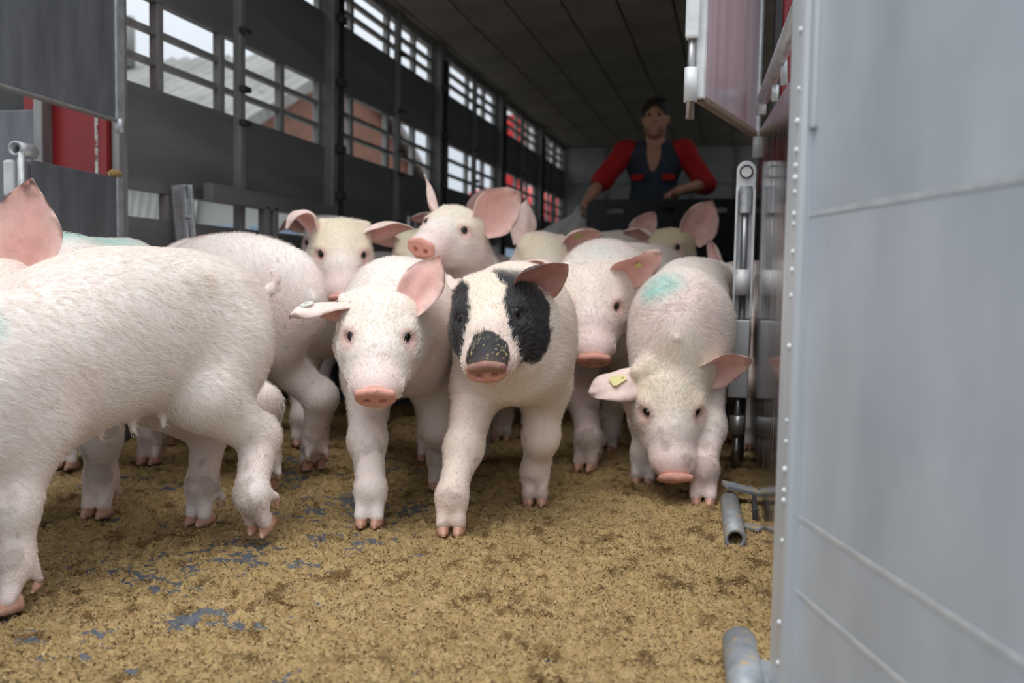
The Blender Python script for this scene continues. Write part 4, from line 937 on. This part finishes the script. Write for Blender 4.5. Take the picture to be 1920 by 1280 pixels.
def hand_pts(w, d, palm_n, grip):
    w = np.array(w); d = np.array(d, float); d /= np.linalg.norm(d); n = np.array(palm_n, float); n -= d*(n@d); n /= np.linalg.norm(n); b = np.cross(n, d)
    segs = []
    for off in (-0.020, 0, 0.020): segs.append((w+b*off*0.6, w+d*0.075+b*off, 0.020, 0.016))
    for q, (off, ln) in enumerate(((-0.030, 0.060), (-0.010, 0.072), (0.010, 0.068), (0.029, 0.054))):
        p0 = w+d*0.08+b*off; a1, a2 = grip, grip*2.0
        p1 = p0+(d*math.cos(a1)+n*math.sin(a1))*ln*0.5; p2 = p1+(d*math.cos(a2)+n*math.sin(a2))*ln*0.5
        segs += [(p0, p1, 0.0095, 0.0085), (p1, p2, 0.0085, 0.0075)]
    t0 = w+d*0.03-b*0.028; t1 = t0+(d*0.6-b*0.6+n*0.4)*0.040; t2 = t1+(d*0.7+n*0.7)*0.032
    segs += [(t0, t1, 0.012, 0.010), (t1, t2, 0.010, 0.008)]
    return segs
for s in (-1, 1):
    Fb.cap(SH[s], EL[s], 0.056, 0.042, k=0.03); Fb.cap(EL[s], WR[s], 0.043, 0.028, k=0.012)
    e, w = np.array(EL[s]), np.array(WR[s])
    dd = (w-e) if s < 0 else np.array([-0.75, -0.25, -0.55])
    for a, b, ra, rb in hand_pts(w, dd, (0.6, 0, -0.6) if s < 0 else (0.1, -0.5, -0.9), 0.9): Fb.cap(a, b, ra, rb, k=0.004)
    Fb.cap((s*0.085, 0.02, 0.88), (s*0.095, 0.0, 0.48), 0.088, 0.058, k=0.03); Fb.cap((s*0.095, 0, 0.48), (s*0.10, 0.03, 0.10), 0.058, 0.042, k=0.02)
    Fb.cap((s*0.10, 0.03, 0.06), (s*0.115, -0.10, 0.045), 0.042, 0.036, k=0.02)
V, Q = Fb.mesh(0.006, 2); link('body', mesh_np('body', V, Q), man, M_PSKIN)
Fh = Field(); Fh.ell((0, 0.004, 1.675), (0.086, 0.112, 0.086), k=0.01)
Fh.ell((0, -0.130, 1.605), (0.064, 0.085, 0.092), k=0.015, sub=True); Fh.ell((0, 0.0, 1.50), (0.12, 0.2, 0.11), k=0.01, sub=True)
V, Q = Fh.mesh(0.006, 1); V += (fbm(V, 60, 3)-0.5)[:, None]*0.03; link('hair', mesh_np('hair', V, Q), man, M_HAIR)
Fs = Field(); Fs.ell((0, -0.031, 1.553), (0.0595, 0.0725, 0.067), k=0.02); Fs.ell((0, -0.06, 1.64), (0.12, 0.12, 0.060), k=0.01, sub=True); Fs.ell((0, -0.10, 1.557), (0.028, 0.03, 0.011), k=0.006, sub=True); Fs.ell((0, 0.05, 1.55), (0.1, 0.06, 0.1), k=0.01, sub=True)
V, Q = Fs.mesh(0.006, 1); link('beard', mesh_np('beard', V, Q), man, mat('stubble', lin(150, 104, 84), lin(172, 122, 98), 0.7, scale=120))
E1 = sphere_mesh('eye', 0.010, M_EYE, 12, 8)
for s in (-1, 1): o = link('eye', E1, man); o.location = (s*0.031, -0.092, 1.637)
Ft = Field()
Ft.ell((0, 0.012, 1.33), (0.178, 0.118, 0.155), k=0.05); Ft.ell((0, 0.012, 1.12), (0.158, 0.112, 0.18), k=0.06); Ft.ell((0, 0.02, 0.94), (0.175, 0.13, 0.14), k=0.06)
for s in (-1, 1):
    Ft.cap((s*0.07, 0.02, 1.435), (s*0.16, 0.01, 1.405), 0.055, 0.062, k=0.05)
    Ft.cap((s*0.088, 0.02, 0.90), (s*0.10, 0.0, 0.50), 0.108, 0.082, k=0.03); Ft.cap((s*0.10, 0, 0.50), (s*0.105, 0.03, 0.16), 0.082, 0.074, k=0.02)
    Ft.cap((s*0.060, 0.035, 1.475), (s*0.045, -0.07, 1.40), 0.020, 0.022, k=0.02)      # collar
Ft.cap((0, 0.02, 1.62), (0, 0.0, 1.44), 0.060, 0.062, k=0.006, sub=True)
Ft.cap((0, -0.130, 1.47), (0, -0.112, 1.20), 0.098, 0.006, k=0.008, sub=True)
V, Q = Ft.mesh(0.008, 2); V += vnormals(V, Q)*((fbm(V, 14, 3)-0.5)*0.016)[:, None]; link('overalls', mesh_np('overalls', V, Q), man, M_NAVY)
for s in (-1, 1):
    Fl = Field(); sh, e, w = (np.array(v[s]) for v in (SH, EL, WR))
    Fl.cap(sh+[0, 0, 0.005], e, 0.074, 0.064, k=0.03); Fl.cap(e, e+(w-e)*0.22, 0.064, 0.056, k=0.03); Fl.cap((s*0.13, 0.01, 1.425), sh, 0.058, 0.07, k=0.03)
    ee = e+(w-e)*0.30; Fl.cap(ee, ee+(w-e)*0.10, 0.046, 0.05, k=0.004, sub=True)
    V, Q = Fl.mesh(0.007, 2); V += vnormals(V, Q)*((fbm(V, 20, 3)-0.5)*0.016)[:, None]; link('sleeve', mesh_np('sleeve', V, Q), man, M_CRED)['label'] = 'red half sleeve'
    box('pocket_flap', (0.085, 0.012, 0.038), (s*0.098, -0.094-0.004*(s > 0), 1.245), M_CRED, man, Matrix.Rotation(s*0.45, 3, 'Z'), 0.005)
    Fl = Field(); Fl.cap((s*0.105, 0.03, 0.30), (s*0.105, 0.03, 0.055), 0.062, 0.052, k=0.02); Fl.cap((s*0.105, 0.03, 0.050), (s*0.12, -0.13, 0.045), 0.05, 0.044, k=0.02)
    V, Q = Fl.mesh(0.010, 2); V[:, 2] = np.maximum(V[:, 2], 0); link('boot', mesh_np('boot', V, Q), man, M_BOOT)

# sorting board
bl = np.array([-0.85, 5.72]); br = np.array([0.10, 5.94]); bd = (br-bl)/np.linalg.norm(br-bl); bw = float(np.linalg.norm(br-bl)); bh = 0.96
sb = empty('sorting_board', (bl[0], bl[1], 0.10), math.atan2(bd[1], bd[0])); tag(sb, 'black plastic sorting board with long hand slots', 'board'); sb.rotation_euler = (0, -0.028, math.atan2(bd[1], bd[0]))
def rrect(x0, x1, z0, z1, r, n=5):
    P = []
    for cx, cz, a0 in ((x1-r, z1-r, 0), (x0+r, z1-r, 90), (x0+r, z0+r, 180), (x1-r, z0+r, 270)):
        for k in range(n+1): a = math.radians(a0+90*k/n); P.append((cx+r*math.cos(a), cz+r*math.sin(a)))
    return P
cu = bpy.data.curves.new('panel', 'CURVE'); cu.dimensions = '2D'; cu.fill_mode = 'BOTH'; cu.extrude = 0.014; cu.bevel_depth = 0.003
for P in [rrect(0, bw, 0, bh, 0.05)]+[rrect(x-0.058, x+0.058, bh-0.082, bh-0.046, 0.0175) for x in (0.165, 0.475, 0.785)]:
    sp = cu.splines.new('POLY'); sp.points.add(len(P)-1); sp.use_cyclic_u = True
    for i, (x, z) in enumerate(P): sp.points[i].co = (x, z, 0, 1)
tmp = bpy.data.objects.new('tmp', cu); COL.objects.link(tmp); bpy.context.view_layer.update()
me = bpy.data.meshes.new_from_object(tmp.evaluated_get(bpy.context.evaluated_depsgraph_get())); bpy.data.objects.remove(tmp)
me.materials.clear(); o = link('panel', me, sb, M_BLACK); o.rotation_euler = (math.pi/2, 0, 0)
for z in (0.30, 0.62): box('rib', (bw-0.2, 0.012, 0.03), (bw/2, -0.02, z), M_BLACK, sb, None, 0.004)
box('foot_rail', (bw-0.1, 0.03, 0.10), (bw/2, 0, -0.045), M_BLACK, sb, None, 0.005)

# sack hanging from the hand
hx, hy_, hz = mx0-0.435, my0-0.27, 1.03
secs = [(0, 0, 0.02, 0.018, 0.035), (-0.01, 0, -0.03, 0.028, 0.022), (-0.05, 0, -0.09, 0.10, 0.05), (-0.10, 0, -0.17, 0.17, 0.09), (-0.15, 0.0, -0.26, 0.23, 0.12), (-0.17, 0, -0.40, 0.27, 0.14), (-0.17, 0, -0.62, 0.28, 0.15), (-0.17, 0, -0.85, 0.26, 0.14), (-0.17, 0, -1.0, 0.20, 0.11)]
ns = 72; V = []; Fc = []
zs = np.linspace(0, len(secs)-1, 46)
for zi in zs:
    i0 = int(min(zi, len(secs)-2)); f_ = zi-i0; c = [(1-f_)*a+f_*b for a, b in zip(secs[i0], secs[i0+1])]
    for k in range(ns):
        a = 2*math.pi*k/ns; fold = 1+0.13*math.sin(a*6+1.3*math.sin(zi*0.7))*min(1, 1.6/(0.4+zi*0.5))+0.06*math.sin(a*11+zi)+0.04*math.sin(a*3+zi*1.7)
        V.append((hx+c[0]+c[3]*fold*math.cos(a), hy_+c[1]+c[4]*fold*math.sin(a), max(hz+c[2]-0.0, 0.0)))
for i in range(len(zs)-1):
    for k in range(ns): j = (k+1) % ns; Fc.append((i*ns+k, (i+1)*ns+k, (i+1)*ns+j, i*ns+j))
sk = link('sack', mesh_np('sack', V, Fc), None, M_SACK); tag(sk, 'pale woven sack hanging in folds from the hand of the person', 'sack')

# ------------------------------------------------------------------ sawdust
def dust_height(X, Y):
    P = np.stack([X, Y, np.zeros_like(X)], -1)
    big = fbm(P, 2.2, 3, 4.0); mid_ = fbm(P, 14, 3, 1.0); fine = fbm(P, 60, 3, 2.0); vf = fbm(P, 190, 2, 8.0)
    bias = 0.10*sstep(-1.1, 0.1, X)+0.05*sstep(2.0, 3.0, Y)
    hgt = (big-0.5)*0.018+(mid_-0.5)*0.022+(fine-0.5)*0.026+(vf-0.5)*0.019+bias*0.05-0.0035
    return np.clip(hgt-0.004, -0.03, 0.014), fine, mid_
st_ = 0.0055
gx = np.arange(-2.07, 0.47, st_); gy = np.concatenate([np.arange(1.12, 2.6, st_), np.arange(2.6, 4.2, st_*1.8)])
GX, GY = np.meshgrid(gx, gy, indexing='ij'); GZ, FN, MN = dust_height(GX, GY)
V = np.stack([GX, GY, GZ], -1).reshape(-1, 3); n1 = len(gy)
ii, jj = np.meshgrid(np.arange(len(gx)-1), np.arange(len(gy)-1), indexing='ij'); q = (ii*n1+jj).ravel()
Q = np.stack([q, q+n1, q+n1+1, q+1], 1); keep = V[Q][:, :, 2].max(1) > -0.0135; Q = Q[keep]
used_ = np.unique(Q); mp_ = np.full(len(V), -1); mp_[used_] = np.arange(len(used_)); Vn, Qn = V[used_], mp_[Q]
ca, cb, cc = np.array(lin(156, 126, 78)), np.array(lin(204, 178, 130)), np.array(lin(90, 64, 36))
tone = fbm(Vn*[1, 1, 0], 110, 2, 3.0)[:, None]; br_ = sstep(0.60, 0.74, fbm(Vn*[1, 1, 0], 26, 3, 6.0))[:, None]
C = ca*(1-tone)+cb*tone; C = C*(1-0.75*br_)+cc*0.75*br_
me = mesh_np('sawdust', Vn, Qn); set_col(me, C)
md, t, p = new_mat('sawdust'); L = t.links.new
at = N(t, 'ShaderNodeAttribute', attribute_name='col'); tcn = N(t, 'ShaderNodeTexCoord')
nz = N(t, 'ShaderNodeTexNoise', Scale=420.0, Detail=3.0, Roughness=0.7); L(tcn.outputs['Object'], nz.inputs['Vector'])
mr = N(t, 'ShaderNodeMapRange'); mr.inputs[1].default_value = 0.3; mr.inputs[2].default_value = 0.7; mr.inputs[3].default_value = 0.62; mr.inputs[4].default_value = 1.25; L(nz.outputs[0], mr.inputs[0])
mxn = N(t, 'ShaderNodeMix', data_type='RGBA', blend_type='MULTIPLY'); mxn.inputs[0].default_value = 1.0
L(at.outputs['Color'], mxn.inputs[6]); L(mr.outputs[0], mxn.inputs[7]); L(mxn.outputs[2], p.inputs['Base Color']); p.inputs['Roughness'].default_value = 0.9; p.inputs['Specular IOR Level'].default_value = 0.1
bn = N(t, 'ShaderNodeBump', Strength=0.9, Distance=0.004); L(nz.outputs[0], bn.inputs['Height']); L(bn.outputs[0], p.inputs['Normal'])
M_DUST = md
so_ = link('sawdust', me, None, M_DUST); tag(so_, 'loose layer of tan sawdust strewn over the floor', 'sawdust', kind='stuff')
# flakes
def flakes(n, x0, x1, y0, y1, smin, smax, rg):
    X = rg.uniform(x0, x1, n); Y = y0+(y1-y0)*rg.random(n)**1.5; Zs, fn_, mn_ = dust_height(X, Y); ok = (Zs > -0.011) | (rg.random(n) < 0.12)
    X, Y, Zs = X[ok], Y[ok], np.maximum(Zs[ok], -0.011); n = len(X)
    a = rg.uniform(0, 2*np.pi, n); tl = rg.normal(0, 0.45, n); rl = rg.normal(0, 0.5, n); Ls = rg.uniform(smin, smax, n); Ws = Ls*rg.uniform(0.25, 0.6, n)
    dx = np.stack([np.cos(a)*np.cos(tl), np.sin(a)*np.cos(tl), np.sin(tl)], 1); sd2 = np.stack([-np.sin(a)*np.cos(rl), np.cos(a)*np.cos(rl), np.sin(rl)], 1)
    c = np.stack([X, Y, Zs+0.0012], 1); up = np.cross(dx, sd2); l, w = Ls[:, None]/2, Ws[:, None]/2
    v = np.stack([c-dx*l-sd2*w, c+dx*l-sd2*w*0.6, c+dx*l+sd2*w*0.6, c-dx*l+sd2*w], 1)
    v[:, 1:3] += up[:, None]*(Ls*rg.uniform(-0.1, 0.35, n))[:, None, None]
    V = v.reshape(-1, 3); Q = np.arange(len(V)).reshape(-1, 4)
    tn = rg.random(n)[:, None]; C = np.array(lin(154, 124, 80))*(1-tn)+np.array(lin(212, 188, 142))*tn; dkm = rg.random(n)[:, None] < 0.16; C = np.where(dkm, np.array(lin(82, 58, 34)), C)
    return V, Q, np.repeat(C, 4, 0)
rg = np.random.default_rng(5)
V1, Q1, C1 = flakes(190000, -1.75, 0.09, 1.12, 2.9, 0.0016, 0.0052, rg)
V2, Q2, C2 = flakes(14000, -1.3, 0.09, 1.12, 2.4, 0.004, 0.008, rg)
me = mesh_np('wood_flakes', np.concatenate([V1, V2]), np.concatenate([Q1, Q2+len(V1)]), False); set_col(me, np.concatenate([C1, C2]))
fo = link('wood_flakes', me, None, M_DUST); tag(fo, 'countless curled wood flakes scattered over the sawdust layer', 'wood flakes', kind='stuff')
